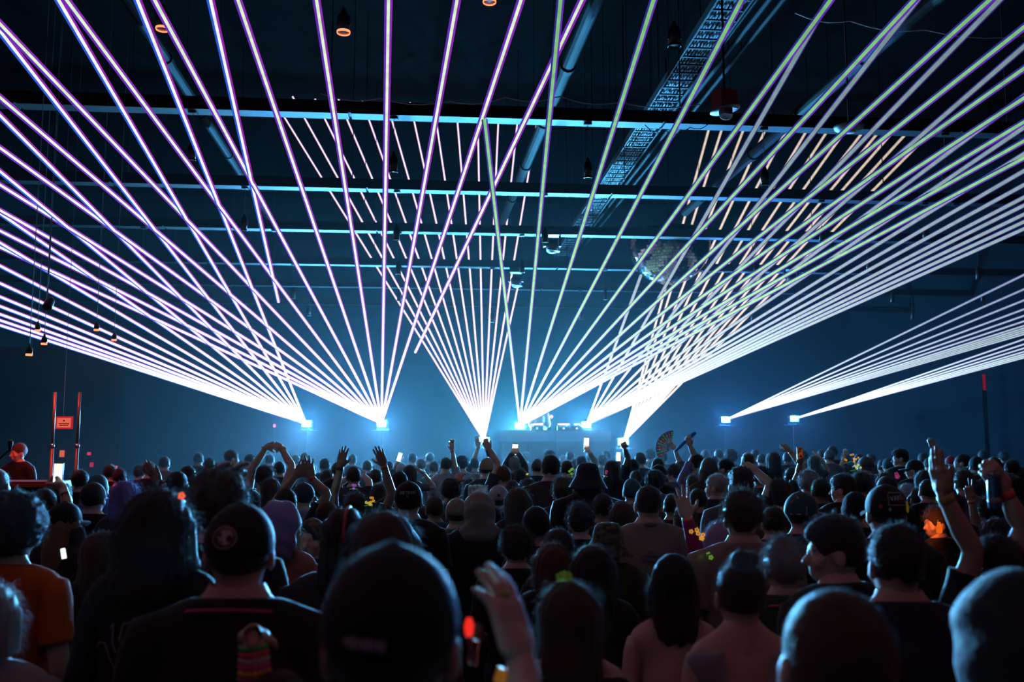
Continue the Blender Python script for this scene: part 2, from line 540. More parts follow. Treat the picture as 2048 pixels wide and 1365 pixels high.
for px, row, lit, t in [(325, 60, True, 'lit red pendant at the upper left between two laser beams'), (687, 67, True, 'lit red pendant left of the centre, whole black can in view'),
                        (979, 6, True, 'lit red pendant cut by the top edge of the frame'), (1349, 94, False, 'unlit black pendant left of the cable tray')]:
    pendant(ZC, px, row, 7.6, t, lit, r=0.052, h=0.19)
# the same red pendants go on above and behind the camera
for i, (x, y, z) in enumerate([(-2.6, 1.6, 4.9), (1.2, -0.6, 4.9), (3.6, 2.2, 4.9)]):
    o = thing('pendant_light', ['red pendant left of and above the camera', 'red pendant behind the camera', 'red pendant right of and above the camera'][i], 'pendant light', (x, y, z), 'can lights hanging from the ceiling')
    MB().tube([(0, 0, 0.2), (0, 0, ZC - z)], 0.004, 6).build('cord', M_cable, o)
    MB().lathe((0, 0, 0), [(0.047, 0.01), (0.052, 0.012), (0.05, 0.14), (0.02, 0.19)], 16).build('can', M_can, o, True)
    MB().lathe((0, 0, 0.002), [(0.04, 0.0), (0.045, 0.006)], 16).build('lens', M_redlamp, o)
    light('red_lamp', 'SPOT', (x, y, z - 0.03), RED_W * 1.3, (1.0, 0.05, 0.02), o, 0.06, 130, 0.7, (x, y + 0.8, 0))
hang = [(0, 383, 322), (0, 787, 346), (0, 1176, 357), (0, 1530, 372), (0, 1893, 372), (1, 488, 462), (1, 793, 481), (1, 1090, 486), (1, 1645, 484), (1, 1852, 480), (1, 1914, 488),
        (2, 285, 525), (2, 546, 572), (2, 797, 549), (2, 1044, 546), (2, 1512, 548), (2, 1738, 540), (2, 1957, 560), (3, 586, 598), (3, 798, 602), (3, 985, 645), (3, 1211, 600), (3, 1600, 610), (3, 1785, 606), (3, 1966, 605), (4, 618, 632), (4, 985, 640), (4, 1161, 640), (4, 1505, 642), (4, 1825, 640)]
cnt = {}
for i, px, row in hang:
    q = on_truss(i, px)
    cnt[i] = cnt.get(i, 0) + 1
    o = pendant(q.z, px, row, q.y, '%s black can light from the left under the %s beam' % (['first', 'second', 'third', 'fourth', 'fifth', 'sixth', 'seventh'][cnt[i] - 1], WHERE[i]), False, 0.05, 0.24)
    MB().box((0, 0, q.z - o.location.z + 0.02), (0.1, 0.09, 0.09)).build('clamp', M_steel, o)

def run(name, label, cat, a, b, z, r, m, n=5, coupl=True, group=None):
    p, q = pt_z(a[0], a[1], z), pt_z(b[0], b[1], z)
    o = thing(name, label, cat, (p.x, p.y, z), group)
    v = q - p
    k = v.length / n
    for i in range(n):
        MB().tube([v * (i / n), v * ((i + 1) / n)], r, 12).build('pipe_length', m, o, False)
        if coupl and i: MB().tube([v * (i / n) - v.normalized() * 0.07, v * (i / n) + v.normalized() * 0.07], r * 1.22, 12).build('coupling', m, o)
        MB().tube([v * ((i + 0.5) / n) + Vector((0, 0, r)), v * ((i + 0.5) / n) + Vector((0, 0, ZC - z))], 0.006, 6).build('hanger_rod', M_steel, o)
    return o
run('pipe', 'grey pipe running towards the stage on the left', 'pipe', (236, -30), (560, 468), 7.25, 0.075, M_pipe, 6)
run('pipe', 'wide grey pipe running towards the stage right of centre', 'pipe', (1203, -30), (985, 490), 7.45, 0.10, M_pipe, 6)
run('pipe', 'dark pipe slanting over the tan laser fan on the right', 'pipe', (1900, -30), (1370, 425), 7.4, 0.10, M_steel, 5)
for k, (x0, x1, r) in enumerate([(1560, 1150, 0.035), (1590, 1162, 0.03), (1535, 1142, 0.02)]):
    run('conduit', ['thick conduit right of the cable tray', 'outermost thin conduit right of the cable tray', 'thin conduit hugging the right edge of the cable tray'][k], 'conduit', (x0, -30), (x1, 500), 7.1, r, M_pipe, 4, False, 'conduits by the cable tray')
# cable tray
za = 7.0
ta, tb = pt_z(1492, -40, za), pt_z(1122, 512, za)
tray = thing('cable_tray', 'long ladder cable tray running towards the stage right of centre', 'cable tray', (ta.x, ta.y, za))
v = tb - ta; dv = v.normalized(); sv = dv.cross(Vector((0, 0, 1))); wt = 0.40
for k in (-1, 1):
    MB().bar(sv * (k * wt / 2), sv * (k * wt / 2) + v, 0.02, 0.10).build('side_rail', M_steel, tray)
nr = int(v.length / 0.27)
rung = MB().bar(-sv * (wt / 2), sv * (wt / 2), 0.035, 0.02).mesh('rung')
for i in range(nr):
    o = obj('rung', rung, M_steel, tray); o.location = dv * (0.27 * (i + 0.5)) - Vector((0, 0, 0.03))
for i in range(9):
    off = sv * ((i - 4) * 0.041)
    pts = [off + dv * (v.length * j / 14) + sv * (0.012 * math.sin(j * 2.1 + i)) + Vector((0, 0, 0.012 + 0.006 * math.sin(j + i * 2))) for j in range(15)]
    MB().tube(pts, 0.014, 6).build('cable', mat('pale_cable', (0.017, 0.021, 0.024), 0.5), tray)
for i in range(7):
    c = v * ((i + 0.5) / 7)
    for k in (-1, 1):
        MB().tube([c + sv * (k * wt / 2), c + sv * (k * wt / 2) + Vector((0, 0, ZC - za))], 0.006, 6).build('hanger_rod', M_steel, tray)

# sagging wires
def wire(label, pts, r=0.006, m=None):
    P = [Vector(p) for p in pts]
    o = thing('wire', label, 'wire', P[0])
    q = []
    for i in range(len(P) - 1):
        for s in range(5):
            t = s / 5; p = P[i].lerp(P[i + 1], t) - Vector((0, 0, 0.06 * math.sin(math.pi * t)))
            q.append(p - P[0])
    q.append(P[-1] - P[0])
    MB().tube(q, r, 5).build('strand', m or M_cable, o)
d0 = TRUSS[0]
wire('loose wires lying along the top of the nearest cross beam', [pt(x, y - 3, d0 - 0.3) for x, y in ((640, 190), (760, 200), (900, 206), (1010, 198), (1120, 196), (1240, 208), (1400, 212))], 0.008, mat('grey_wire', (0.3, 0.3, 0.32), 0.5))
wire('thin pinkish wire across the top right corner', [pt(x, y, 10.5) for x, y in ((1590, 26), (1700, 42), (1850, 60), (2048, 72), (2200, 76))], 0.006, mat('pink_wire', (0.45, 0.25, 0.28), 0.5))
wire('wire looping down left of the red alarm', [pt(x, y, 11) for x, y in ((1290, 250), (1330, 262), (1380, 255), (1425, 240))], 0.006)

# red fire alarm with dish and clear dome
c = pt(1449, 205, 9.2)
al = thing('fire_alarm', 'dark red ceiling alarm box with clear dome and pale disc', 'alarm', (c.x, c.y, c.z))
M_redbox = mat('dark_red_enamel', (0.22, 0.012, 0.02), 0.4)
Rk = Matrix.Rotation(0.4, 3, 'Z')
MB().box((0, 0, 0.02), (0.19, 0.17, 0.19), Rk).build('box', M_redbox, al)
MB().box((0.0, -0.04, -0.10), (0.10, 0.09, 0.10), Rk).build('neck_box', M_redbox, al)
MB().lathe((0, -0.02, -0.085), [(0.02, 0.0), (0.150, -0.004), (0.153, 0.002), (0.02, 0.008)], 28, Matrix.Rotation(-0.18, 3, 'Y')).build('disc', mat('pale_enamel', (0.10, 0.11, 0.13), 0.35), al, True)
MB().lathe((0.0, -0.06, -0.20), [(0.004, 0.0), (0.04, 0.006), (0.062, 0.028), (0.07, 0.06)], 20).build('dome', mat('clear_dome', (0.9, 0.95, 1.0), 0.08, trans=0.9), al, True)
MB().tube([(0, 0, 0.11), (0, 0, ZC - c.z)], 0.012, 8).build('rod', M_steel, al)
# pale ceiling dish
c = pt(1698, 258, TRUSS[0] - 0.35)
dsh = thing('ceiling_speaker', 'round pale dish under the nearest cross beam on the right', 'speaker', (c.x, c.y, c.z))
MB().lathe((0, 0, 0), [(0.02, -0.045), (0.10, -0.035), (0.17, 0.0), (0.185, 0.03), (0.17, 0.045), (0.03, 0.05)], 28).build('dish', mat('pale_plastic', (0.09, 0.10, 0.11), 0.45), dsh, True)
MB().lathe((0.02, 0, -0.052), [(0.045, 0.0), (0.055, 0.004), (0.06, 0.012)], 20).build('grille', mat('grey_grille', (0.3, 0.32, 0.34), 0.5), dsh, True)
MB().tube([(0, 0, 0.05), (0, 0, ZC - c.z)], 0.010, 6).build('rod', M_steel, dsh)
# half mirror ball
c = pt(1338, 486, 20.2)
R_ = 83 * 20.2 / F
ball = thing('mirror_ball', 'large half mirror ball hanging right of centre', 'mirror ball', (c.x, c.y, c.z))
prof = [(R_ * math.cos(math.radians(a)) * 0.985, R_ * math.sin(math.radians(a)) * 1.02) for a in range(-88, 16, 8)]
MB().lathe((0, 0, 0), prof + [(R_ * 0.9, R_ * 0.27), (0.02, R_ * 0.28)], 40).build('shell', M_black, ball)
mb = MB()
na = 0
for a in range(-86, 14, 4):
    ra = math.radians(a)
    n = max(5, int(2 * math.pi * R_ * math.cos(ra) / (R_ * math.radians(4))))
    for k in range(n):
        t = 2 * math.pi * (k + 0.5) / n
        nn = Vector((math.cos(ra) * math.cos(t), math.cos(ra) * math.sin(t), math.sin(ra)))
        jit = Vector((random.gauss(0, 0.025), random.gauss(0, 0.025), random.gauss(0, 0.025)))
        u = Vector((-math.sin(t), math.cos(t), 0)); w = nn.cross(u)
        n2 = (nn + jit).normalized(); u = (u - n2 * u.dot(n2)).normalized(); w = n2.cross(u)
        c0 = Vector((nn.x * R_, nn.y * R_, nn.z * R_ * 1.03)); hs = R_ * math.radians(4) * 0.46
        mb.add([c0 - u * hs - w * hs, c0 + u * hs - w * hs, c0 + u * hs + w * hs, c0 - u * hs + w * hs], [(0, 1, 2, 3)])
o = mb.build('mirror_tiles', mat('mirror', (0.22, 0.24, 0.26), 0.10, metal=1.0), ball); o['kind'] = 'stuff'
MB().tube([(0, 0, R_ * 0.28), (0, 0, ZC - c.z)], 0.02, 8).build('hanging_rod', M_steel, ball)
MB().lathe((0, 0, R_ * 0.28), [(0.16, 0), (0.16, 0.12), (0.05, 0.16)], 16).build('motor', M_steel, ball)
# moving-head lamps hung on the third beam, switched off
for px, row, lab in ((1103, 497, 'switched-off moving stage lamp under the third cross beam, centre'), (1032, 566, 'switched-off stage lamp under the fourth cross beam'), (1575, 560, 'switched-off stage lamp on the right under the fourth cross beam')):
    q = on_truss(2 if row < 520 else 3, px); c = pt(px, row, q.y)
    o = thing('stage_lamp', lab, 'stage lamp', (c.x, c.y - 0.28, c.z), 'switched-off stage lamps')
    MB().box((0, 0, 0.24), (0.30, 0.26, 0.12)).build('base', M_black, o)
    for k in (-1, 1): MB().bar((k * 0.15, 0, 0.20), (k * 0.15, 0, -0.03), 0.04, 0.10, (0, 1, 0)).build('yoke_arm', M_black, o)
    MB().lathe((0, -0.02, -0.02), [(0.06, -0.13), (0.115, -0.10), (0.125, 0.05), (0.08, 0.14)], 18, Matrix.Rotation(0.9, 3, 'X')).build('head', M_black, o, True)
    MB().box((0.02, -0.05, -0.12), (0.24, 0.16, 0.01), Matrix.Rotation(0.15, 3, 'Y')).build('white_plate', mat('pale_plastic', (0.09, 0.10, 0.11), 0.45), o)
    MB().tube([(0, 0, 0.30), (0, 0.0, TR_Z - c.z - 0.06), (0, 0.26, TR_Z - c.z - 0.02)], 0.02, 8).build('hook', M_steel, o)

# ------------------------------------------------------------------ DJ booth
M_booth = mat('booth_grey', (0.017, 0.019, 0.021), 0.5)
DB = 25.6
b0, b1 = pt(1000, 863, DB), pt(1223, 861, DB)
zt = (b0.z + b1.z) / 2
bx_ = (b0.x + b1.x) / 2; bw = b1.x - b0.x
booth = thing('dj_booth', 'wide grey DJ booth on the stage below the lasers', 'booth', (bx_, DB, 1.05))
hb = zt - 1.05
for k in range(2):
    MB().box((bw * (-0.25 + 0.5 * k), 0, hb - 0.15), (bw * 0.5 - 0.012, 0.04, 0.28)).build('fascia', mat('booth_fascia', (0.045, 0.052, 0.06), 0.5), booth)
for k in range(4):
    MB().box((bw * (-0.375 + 0.25 * k), 0.03, (hb - 0.29) / 2), (bw * 0.25 - 0.012, 0.03, hb - 0.29)).build('front_panel', M_booth, booth)
for k in (-1, 1):
    MB().box((k * (bw / 2 - 0.02), -0.01, (hb - 0.29) / 2), (0.04, 0.05, hb - 0.29)).build('corner_post', M_galv, booth)
    MB().box((k * (bw / 2 - 0.02), 0.42, (hb - 0.02) / 2), (0.04, 0.76, hb - 0.02)).build('side_panel', M_booth, booth)
MB().box((0, 0.4, hb), (bw, 0.84, 0.03)).build('worktop', M_booth, booth)
M_orange = emis('deck_orange_screen', (1.0, 0.42, 0.22), 2.2); M_wht = emis('deck_white_screen', (0.8, 0.85, 1.0), 1.2)
for px, w, scr, lab, led in ((1074, 0.34, M_orange, 'media player with a slanted orange screen at the left of the booth', (0.1, 1.0, 0.5)), (1127, 0.34, M_orange, 'media player with level orange screen at the centre of the booth', (0.7, 0.6, 1.0)), (1153, 0.3, M_wht, 'mixer with a small pale screen on the booth', (0.4, 0.5, 1.0))):
    q = pt(px, 860, DB + 0.25)
    o = thing('dj_player', lab, 'player', (q.x, DB + 0.32, 1.05 + hb + 0.015), 'equipment on the DJ booth')
    MB().box((0, 0, 0.055), (w, 0.4, 0.11)).build('body', M_black, o)
    MB().box((0, -0.19, 0.16), (w * (0.95 if scr is M_orange else 0.5), 0.02, 0.045), Matrix.Rotation(-0.06 if px < 1100 else 0, 3, 'Y')).build('screen', scr, o)
    MB().box((0, -0.205, 0.05), (0.04, 0.012, 0.04)).build('indicator', emis('led_%d' % px, led, 3.0), o)
    MB().lathe((0, 0.02, 0.11), [(0.1, 0), (0.1, 0.02), (0.02, 0.022)], 20).build('jog_wheel', M_steel, o)
q = pt(1103, 834, DB + 0.9)
o = thing('red_lamp', 'small red light glowing behind the DJ booth', 'lamp', (q.x, q.y, 1.05))
MB().tube([(0, 0, 0), (0, 0, q.z - 1.05)], 0.012, 6).build('stand', M_steel, o)
MB().lathe((0, 0, q.z - 1.05), [(0.01, -0.045), (0.04, -0.02), (0.045, 0.01), (0.02, 0.045)], 12).build('bulb', emis('red_bulb', (1.0, 0.2, 0.25), 3.0), o, True)
q = pt(549, 852, 26)
o = thing('red_lamp', 'small pink-red light left of the leftmost laser', 'lamp', (q.x, q.y, 1.05))
MB().tube([(0, 0, 0), (0, 0, q.z - 1.05)], 0.012, 6).build('stand', M_steel, o)
MB().lathe((0, 0, q.z - 1.05), [(0.01, -0.05), (0.035, -0.02), (0.035, 0.02), (0.01, 0.05)], 12).build('bulb', emis('pink_bulb', (1.0, 0.15, 0.3), 2.0), o, True)

# ------------------------------------------------------------------ bar on the left
M_barwall = mat('bar_wall', (0.045, 0.03, 0.042), 0.7, noise=0.2, nscale=3)
wl = MB()
ring_ = [pt(px, 893, d) for px, d in ((-120, 24.0), (240, 24.0), (238, 24.3), (-120, 24.3))]
wl.add([(q.x, q.y, z) for z in (0, 4.4) for q in ring_], [(3, 2, 1, 0), (4, 5, 6, 7), (0, 1, 5, 4), (1, 2, 6, 5), (2, 3, 7, 6), (3, 0, 4, 7)])
o = wl.build('wall_bar', M_barwall); tag(o, 'dark purplish wall of the bar on the left', kind='structure')
M_post = mat('brushed_post', (0.20, 0.16, 0.15), 0.35, metal=0.5)
for px, lab in ((101, 'left metal post beside the red sign'), (151, 'right metal post beside the red sign')):
    q = pt(px, 960, 11.6); tp = pt(px + 4, 785, 11.6)
    o = thing('post', lab, 'post', (q.x, 11.6, 0), 'metal posts at the bar')
    MB().tube([(0, 0, 0.02), (0, 0, 1.9)], 0.022, 10).build('lower_tube', M_post, o, True)
    MB().tube([(0, 0, 1.9), (0, 0, tp.z)], 0.018, 10).build('upper_tube', M_post, o, True)
    MB().lathe((0, 0, 1.86), [(0.026, 0), (0.03, 0.02), (0.026, 0.05)], 12).build('collar', M_chrome, o, True)
    MB().lathe((0, 0, 0), [(0.1, 0), (0.1, 0.015), (0.03, 0.03)], 16).build('base_plate', M_steel, o)
def lit_card(px, row, wpx, hpx, d, m, name, label, cat, tilt=0.0):
    q = pt(px, row, d)
    o = thing(name, label, cat, (q.x, q.y, q.z))
    MB().box((0, 0, 0), (wpx * pxm(d), 0.02, hpx * pxm(d))).build('panel', m, o)
    return o
M_sign = emis('red_sign_face', (1.0, 0.16, 0.10), 0.75); M_signb = emis('red_sign_border', (0.9, 0.03, 0.05), 0.5)  # reflected red light put into the sign as emission
sg = lit_card(129, 846, 33, 25, 11.55, M_signb, 'sign', 'red sign between the two metal posts, reflected light painted as glow', 'sign')
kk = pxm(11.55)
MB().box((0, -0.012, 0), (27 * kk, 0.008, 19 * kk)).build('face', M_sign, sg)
for j, (w, zz, h) in enumerate(((3.5, 4.0, 3.5), (21, -2.2, 2.2), (18, -5.4, 2.0))):
    n = 1 if j == 0 else 9
    for i in range(n):
        MB().box(((i - (n - 1) / 2) * w / n * kk, -0.018, zz * kk), (w / n * 0.82 * kk, 0.004, h * kk * (1.0 if i % 3 else 0.8))).build('lettering', M_black, sg)
MB().tube([(-0.02, 0.0, 12 * kk), (-0.02, 0, ZC - sg.location.z)], 0.003, 5).build('hanging_wire', M_cable, sg)
pb = pt(40, 964, 11.0); 
def on_wall(px, row, w, h, m, label):
    o = lit_card(px, row, w, h, 23.95, m, 'indicator_light', label, 'light')
on_wall(124, 908, 9, 13, emis('orange_card', (1.0, 0.18, 0.08), 0.6), 'orange-red lit card on the bar wall below the sign')
on_wall(178, 908, 7, 6, emis('red_card', (0.9, 0.03, 0.10), 0.6), 'round red light on the bar wall right of the posts')
on_wall(183, 930, 7, 9, emis('dim_red_card', (0.6, 0.03, 0.08), 0.5), 'dim red card on the bar wall right of the posts')
on_wall(232, 935, 5, 5, emis('red_dot', (1.0, 0.08, 0.08), 1.0), 'tiny red dot at the right end of the bar wall')
on_wall(214, 939, 4, 4, emis('dim_red_card', (0.6, 0.03, 0.08), 0.5), 'tiny dim red dot near the right end of the bar wall')
# counter with a rail
c0, c1 = pt(-200, 964, 10.6), pt(112, 964, 10.6)
bar_ = thing('bar_counter', 'dark bar counter with a red-lit top edge on the left', 'bar counter', ((c0.x + c1.x) / 2, 10.9, 0))
wb = c1.x - c0.x
MB().box((0, 0, c0.z - 0.03), (wb, 0.6, 0.06)).build('countertop', mat('red_varnish', (0.12, 0.04, 0.03), 0.35), bar_)
MB().box((0, 0.05, (c0.z - 0.06) / 2), (wb - 0.1, 0.45, c0.z - 0.06)).build('front', M_wall, bar_)
for k in range(5):
    MB().box((wb * (-0.4 + 0.2 * k), -0.185, (c0.z - 0.06) / 2), (wb * 0.18, 0.02, c0.z - 0.3)).build('panel', M_wall, bar_)
# red downlights over the bar
for i, (px, row, d, w) in enumerate(((58, 712, 10.2, 60), (88, 690, 11.2, 40), (75, 663, 12.2, 0), (193, 662, 12.4, 0), (228, 682, 13.2, 40))):
    pendant(ZC, px, row, d, '%s small red pendant from the left over the bar' % ['first', 'third', 'second', 'fourth', 'fifth'][i], True, 0.032, 0.10, w)
q = pt(20, 900, 9.4)
mic = thing('microphone_stand', 'thin dark microphone stand slanting at the left edge', 'microphone stand', (q.x - 0.25, 9.4, 0))
MB().tube([(0, 0, 0.02), (0, 0, 1.62)], 0.012, 8).build('pole', M_steel, mic)
MB().tube([(0, 0, 1.62), (q.x - mic.location.x, 0, q.z)], 0.009, 8).build('boom', M_steel, mic)
MB().lathe((q.x - mic.location.x, 0, q.z - 0.02), [(0.012, 0), (0.016, 0.05), (0.026, 0.07), (0.024, 0.10), (0.008, 0.115)], 12).build('microphone', M_black, mic, True)
MB().lathe((0, 0, 0), [(0.15, 0), (0.15, 0.02), (0.02, 0.03)], 16).build('base', M_steel, mic)
# faint red lights on the far right wall
q = pt(1968, 765, 25)
o = thing('wall_lamp', 'tall faint red wall lamp at far right', 'lamp', (q.x, q.y, 0))
MB().box((0, 0.03, q.z / 2), (0.12, 0.05, q.z + 0.3)).build('backing', M_wall, o)
MB().box((0, 0, q.z), (0.07, 0.04, 0.42)).build('tube_light', emis('faint_red', (0.6, 0.01, 0.03), 0.25), o)
# ------------------------------------------------------------------ implicit surfaces
def ell(p, c, r):
    x, y, z = (p[0] - c[0]) / r[0], (p[1] - c[1]) / r[1], (p[2] - c[2]) / r[2]
    k0 = np.sqrt(x * x + y * y + z * z) + 1e-9
    x, y, z = x / r[0], y / r[1], z / r[2]
    k1 = np.sqrt(x * x + y * y + z * z) + 1e-9
    return k0 * (k0 - 1) / k1
def cap(p, a, b, ra, rb=None):
    rb = ra if rb is None else rb
    ba = [b[i] - a[i] for i in range(3)]
    L = sum(q * q for q in ba) + 1e-12
    t = ((p[0] - a[0]) * ba[0] + (p[1] - a[1]) * ba[1] + (p[2] - a[2]) * ba[2]) / L
    t = np.clip(t, 0, 1)
    dx, dy, dz = p[0] - a[0] - t * ba[0], p[1] - a[1] - t * ba[1], p[2] - a[2] - t * ba[2]
    return np.sqrt(dx * dx + dy * dy + dz * dz) - (ra + (rb - ra) * t)
def rbox(p, c, h, r):
    q = [np.abs(p[i] - c[i]) - h[i] + r for i in range(3)]
    o = np.sqrt(sum(np.maximum(k, 0) ** 2 for k in q))
    return o + np.minimum(np.maximum(np.maximum(q[0], q[1]), q[2]), 0) - r
def smin(a, b, k):
    h = np.maximum(k - np.abs(a - b), 0) / k
    return np.minimum(a, b) - h * h * k / 4
def smax(a, b, k):
    return -smin(-a, -b, k)
_nd = np.random.default_rng(3).normal(size=(24, 3)); _np = np.random.default_rng(4).uniform(0, 6.28, 24)
def wob(p, f, n=8, o=0):
    s = 0
    for i in range(o, o + n):
        d = _nd[i % 24] / np.linalg.norm(_nd[i % 24]) * f * (0.7 + 0.09 * (i % 8))
        s = s + np.sin(p[0] * d[0] + p[1] * d[1] + p[2] * d[2] + _np[i % 24])
    return s / n * 1.6

def nets(f, lo, hi, h):
    """surface nets: implicit function -> (verts, quads)"""
    ax = [np.arange(lo[i], hi[i] + h, h) for i in range(3)]
    p = (ax[0][:, None, None], ax[1][None, :, None], ax[2][None, None, :])
    V = np.broadcast_to(f(p), (len(ax[0]), len(ax[1]), len(ax[2]))).astype(np.float64)
    ins = V < 0
    n = np.array(V.shape)
    acc = np.zeros((*(n - 1), 3)); cnt = np.zeros(tuple(n - 1))
    corner = [(i, j, k) for i in (0, 1) for j in (0, 1) for k in (0, 1)]
    def sub(A, c): return A[c[0]:n[0] - 1 + c[0], c[1]:n[1] - 1 + c[1], c[2]:n[2] - 1 + c[2]]
    for a in corner:
        for d in range(3):
            if a[d] == 0:
                b = list(a); b[d] = 1; b = tuple(b)
                va, vb = sub(V, a), sub(V, b)
                m = (va < 0) != (vb < 0)
                t = np.where(m, va / np.where(m, va - vb, 1), 0)
                for c in range(3):
                    acc[..., c] += np.where(m, a[c] + (t if c == d else 0), 0)
                cnt += m
    act = cnt > 0
    idx = -np.ones(tuple(n - 1), dtype=np.int64)
    ii = np.argwhere(act)
    idx[act] = np.arange(len(ii))
    verts = np.array(lo) + (ii + acc[act] / cnt[act][:, None]) * h
    quads = []
    for d in range(3):
        u, w = (d + 1) % 3, (d + 2) % 3
        s0 = [slice(None)] * 3; s1 = [slice(None)] * 3
        s0[d] = slice(0, -1); s1[d] = slice(1, None)
        A, B = ins[tuple(s0)], ins[tuple(s1)]
        e = np.argwhere(A != B)
        if len(e) == 0: continue
        flip = A[tuple(e.T)]
        ok = (e[:, u] > 0) & (e[:, w] > 0) & (e[:, u] < n[u] - 1) & (e[:, w] < n[w] - 1)
        e, flip = e[ok], flip[ok]
        q = []
        for du, dw in ((-1, -1), (0, -1), (0, 0), (-1, 0)):
            c = e.copy(); c[:, u] += du; c[:, w] += dw
            q.append(idx[tuple(c.T)])
        q = np.stack(q, 1)
        q[~flip] = q[~flip][:, ::-1]
        quads.append(q)
    q = np.concatenate(quads)
    return verts, q[(q >= 0).all(1)]

def loft(pts, rad, n=10, sub=3, flat=None):
    """smooth tapered tube through pts -> (verts, quads), closed ends"""
    P = [np.array(p, float) for p in pts]
    Q, R = [], []
    for i in range(len(P) - 1):
        p0 = P[max(i - 1, 0)]; p1 = P[i]; p2 = P[i + 1]; p3 = P[min(i + 2, len(P) - 1)]
        for s in range(sub):
            t = s / sub
            Q.append(0.5 * ((2 * p1) + (-p0 + p2) * t + (2 * p0 - 5 * p1 + 4 * p2 - p3) * t * t + (-p0 + 3 * p1 - 3 * p2 + p3) * t ** 3))
            R.append(rad[i] * (1 - t) + rad[i + 1] * t)
    Q.append(P[-1]); R.append(rad[-1])
    vs = []; qs = []
    d0 = Q[1] - Q[0]; d0 /= np.linalg.norm(d0)
    s = np.cross(d0, [0, 0.3, 1] if abs(d0[2]) < 0.9 else [1, 0, 0]); s /= np.linalg.norm(s)
    m = len(Q)
    for i in range(m):
        d = Q[min(i + 1, m - 1)] - Q[max(i - 1, 0)]; d /= (np.linalg.norm(d) + 1e-9)
        s = s - d * s.dot(d); s /= (np.linalg.norm(s) + 1e-9)
        u = np.cross(d, s)
        for k in range(n):
            a = 2 * math.pi * k / n
            vs.append(Q[i] + (s * math.cos(a) + u * math.sin(a)) * R[i])
    for i in range(m - 1):
        for k in range(n):
            k2 = (k + 1) % n
            qs.append((i * n + k, i * n + k2, (i + 1) * n + k2, (i + 1) * n + k))
    e0 = len(vs); vs.append(Q[0]); vs.append(Q[-1])
    for k in range(n):
        k2 = (k + 1) % n
        qs.append((e0, k2, k, k)); qs.append((e0 + 1, (m - 1) * n + k, (m - 1) * n + k2, (m - 1) * n + k2))
    return np.array(vs), np.array(qs)

def join(*parts):
    vs, qs, o = [], [], 0
    for v, q in parts:
        vs.append(v); qs.append(q + o); o += len(v)
    return np.concatenate(vs), np.concatenate(qs)

def to_mesh(name, vq, tris=None):
    v, q = vq
    faces = [tuple(dict.fromkeys(f)) for f in q.tolist()]
    me = bpy.data.meshes.new(name)
    if tris is not None:
        tv, tf = tris
        o = len(v)
        v = np.concatenate([v, tv]); faces += [tuple(i + o for i in f) for f in tf]
    me.from_pydata(v.tolist(), [], faces)
    me.update()
    me.shade_smooth()
    return me

# ------------------------------------------------------------------ body parts (height 1.75 m, facing +y)
BUILD = {'m': dict(sw=0.178, ch=(0.172, 0.118, 0.20), wa=(0.145, 0.108, 0.16), hp=(0.158, 0.115, 0.13), nk=0.056),
         'f': dict(sw=0.150, ch=(0.145, 0.105, 0.19), wa=(0.118, 0.092, 0.16), hp=(0.165, 0.118, 0.14), nk=0.045),
         'b': dict(sw=0.198, ch=(0.198, 0.142, 0.21), wa=(0.185, 0.150, 0.18), hp=(0.180, 0.140, 0.14), nk=0.064)}
def f_torso(p, b):
    B = BUILD[b]; s = B['sw']
    d = smin(ell(p, (0, 0, 1.29), B['ch']), ell(p, (0, 0.01, 1.09), B['wa']), 0.08)
    d = smin(d, ell(p, (0, 0, 0.95), B['hp']), 0.08)
    d = smin(d, cap(p, (-s + 0.03, -0.01, 1.432), (s - 0.03, -0.01, 1.432), 0.058), 0.06)
    for k in (-1, 1):
        d = smin(d, cap(p, (k * 0.11, -0.025, 1.465), (k * 0.025, -0.015, 1.53), 0.042), 0.05)
    return smin(d, cap(p, (0, -0.02, 1.42), (0, -0.005, 1.56), B['nk']), 0.04)
def f_legs(p, b):
    w = 0.092 if b != 'b' else 0.105
    d = None
    for k in (-1, 1):
        e = smin(cap(p, (k * w, 0, 0.92), (k * (w + 0.02), 0.015, 0.50), 0.088, 0.056), cap(p, (k * (w + 0.02), 0.015, 0.50), (k * (w + 0.025), -0.01, 0.09), 0.055, 0.04), 0.03)
        e = smin(e, cap(p, (k * (w + 0.025), -0.03, 0.042), (k * (w + 0.04), 0.14, 0.035), 0.04, 0.034), 0.03)
        d = e if d is None else np.minimum(d, e)
    return d
CACHE = {}
def cached(key, fn):
    if key not in CACHE: CACHE[key] = fn()
    return CACHE[key]
def g_trunk(b):
    return cached(('trunk', b), lambda: nets(lambda p: smin(f_torso(p, b), f_legs(p, b), 0.06), (-0.29, -0.22, -0.02), (0.29, 0.24, 1.56), 0.019))
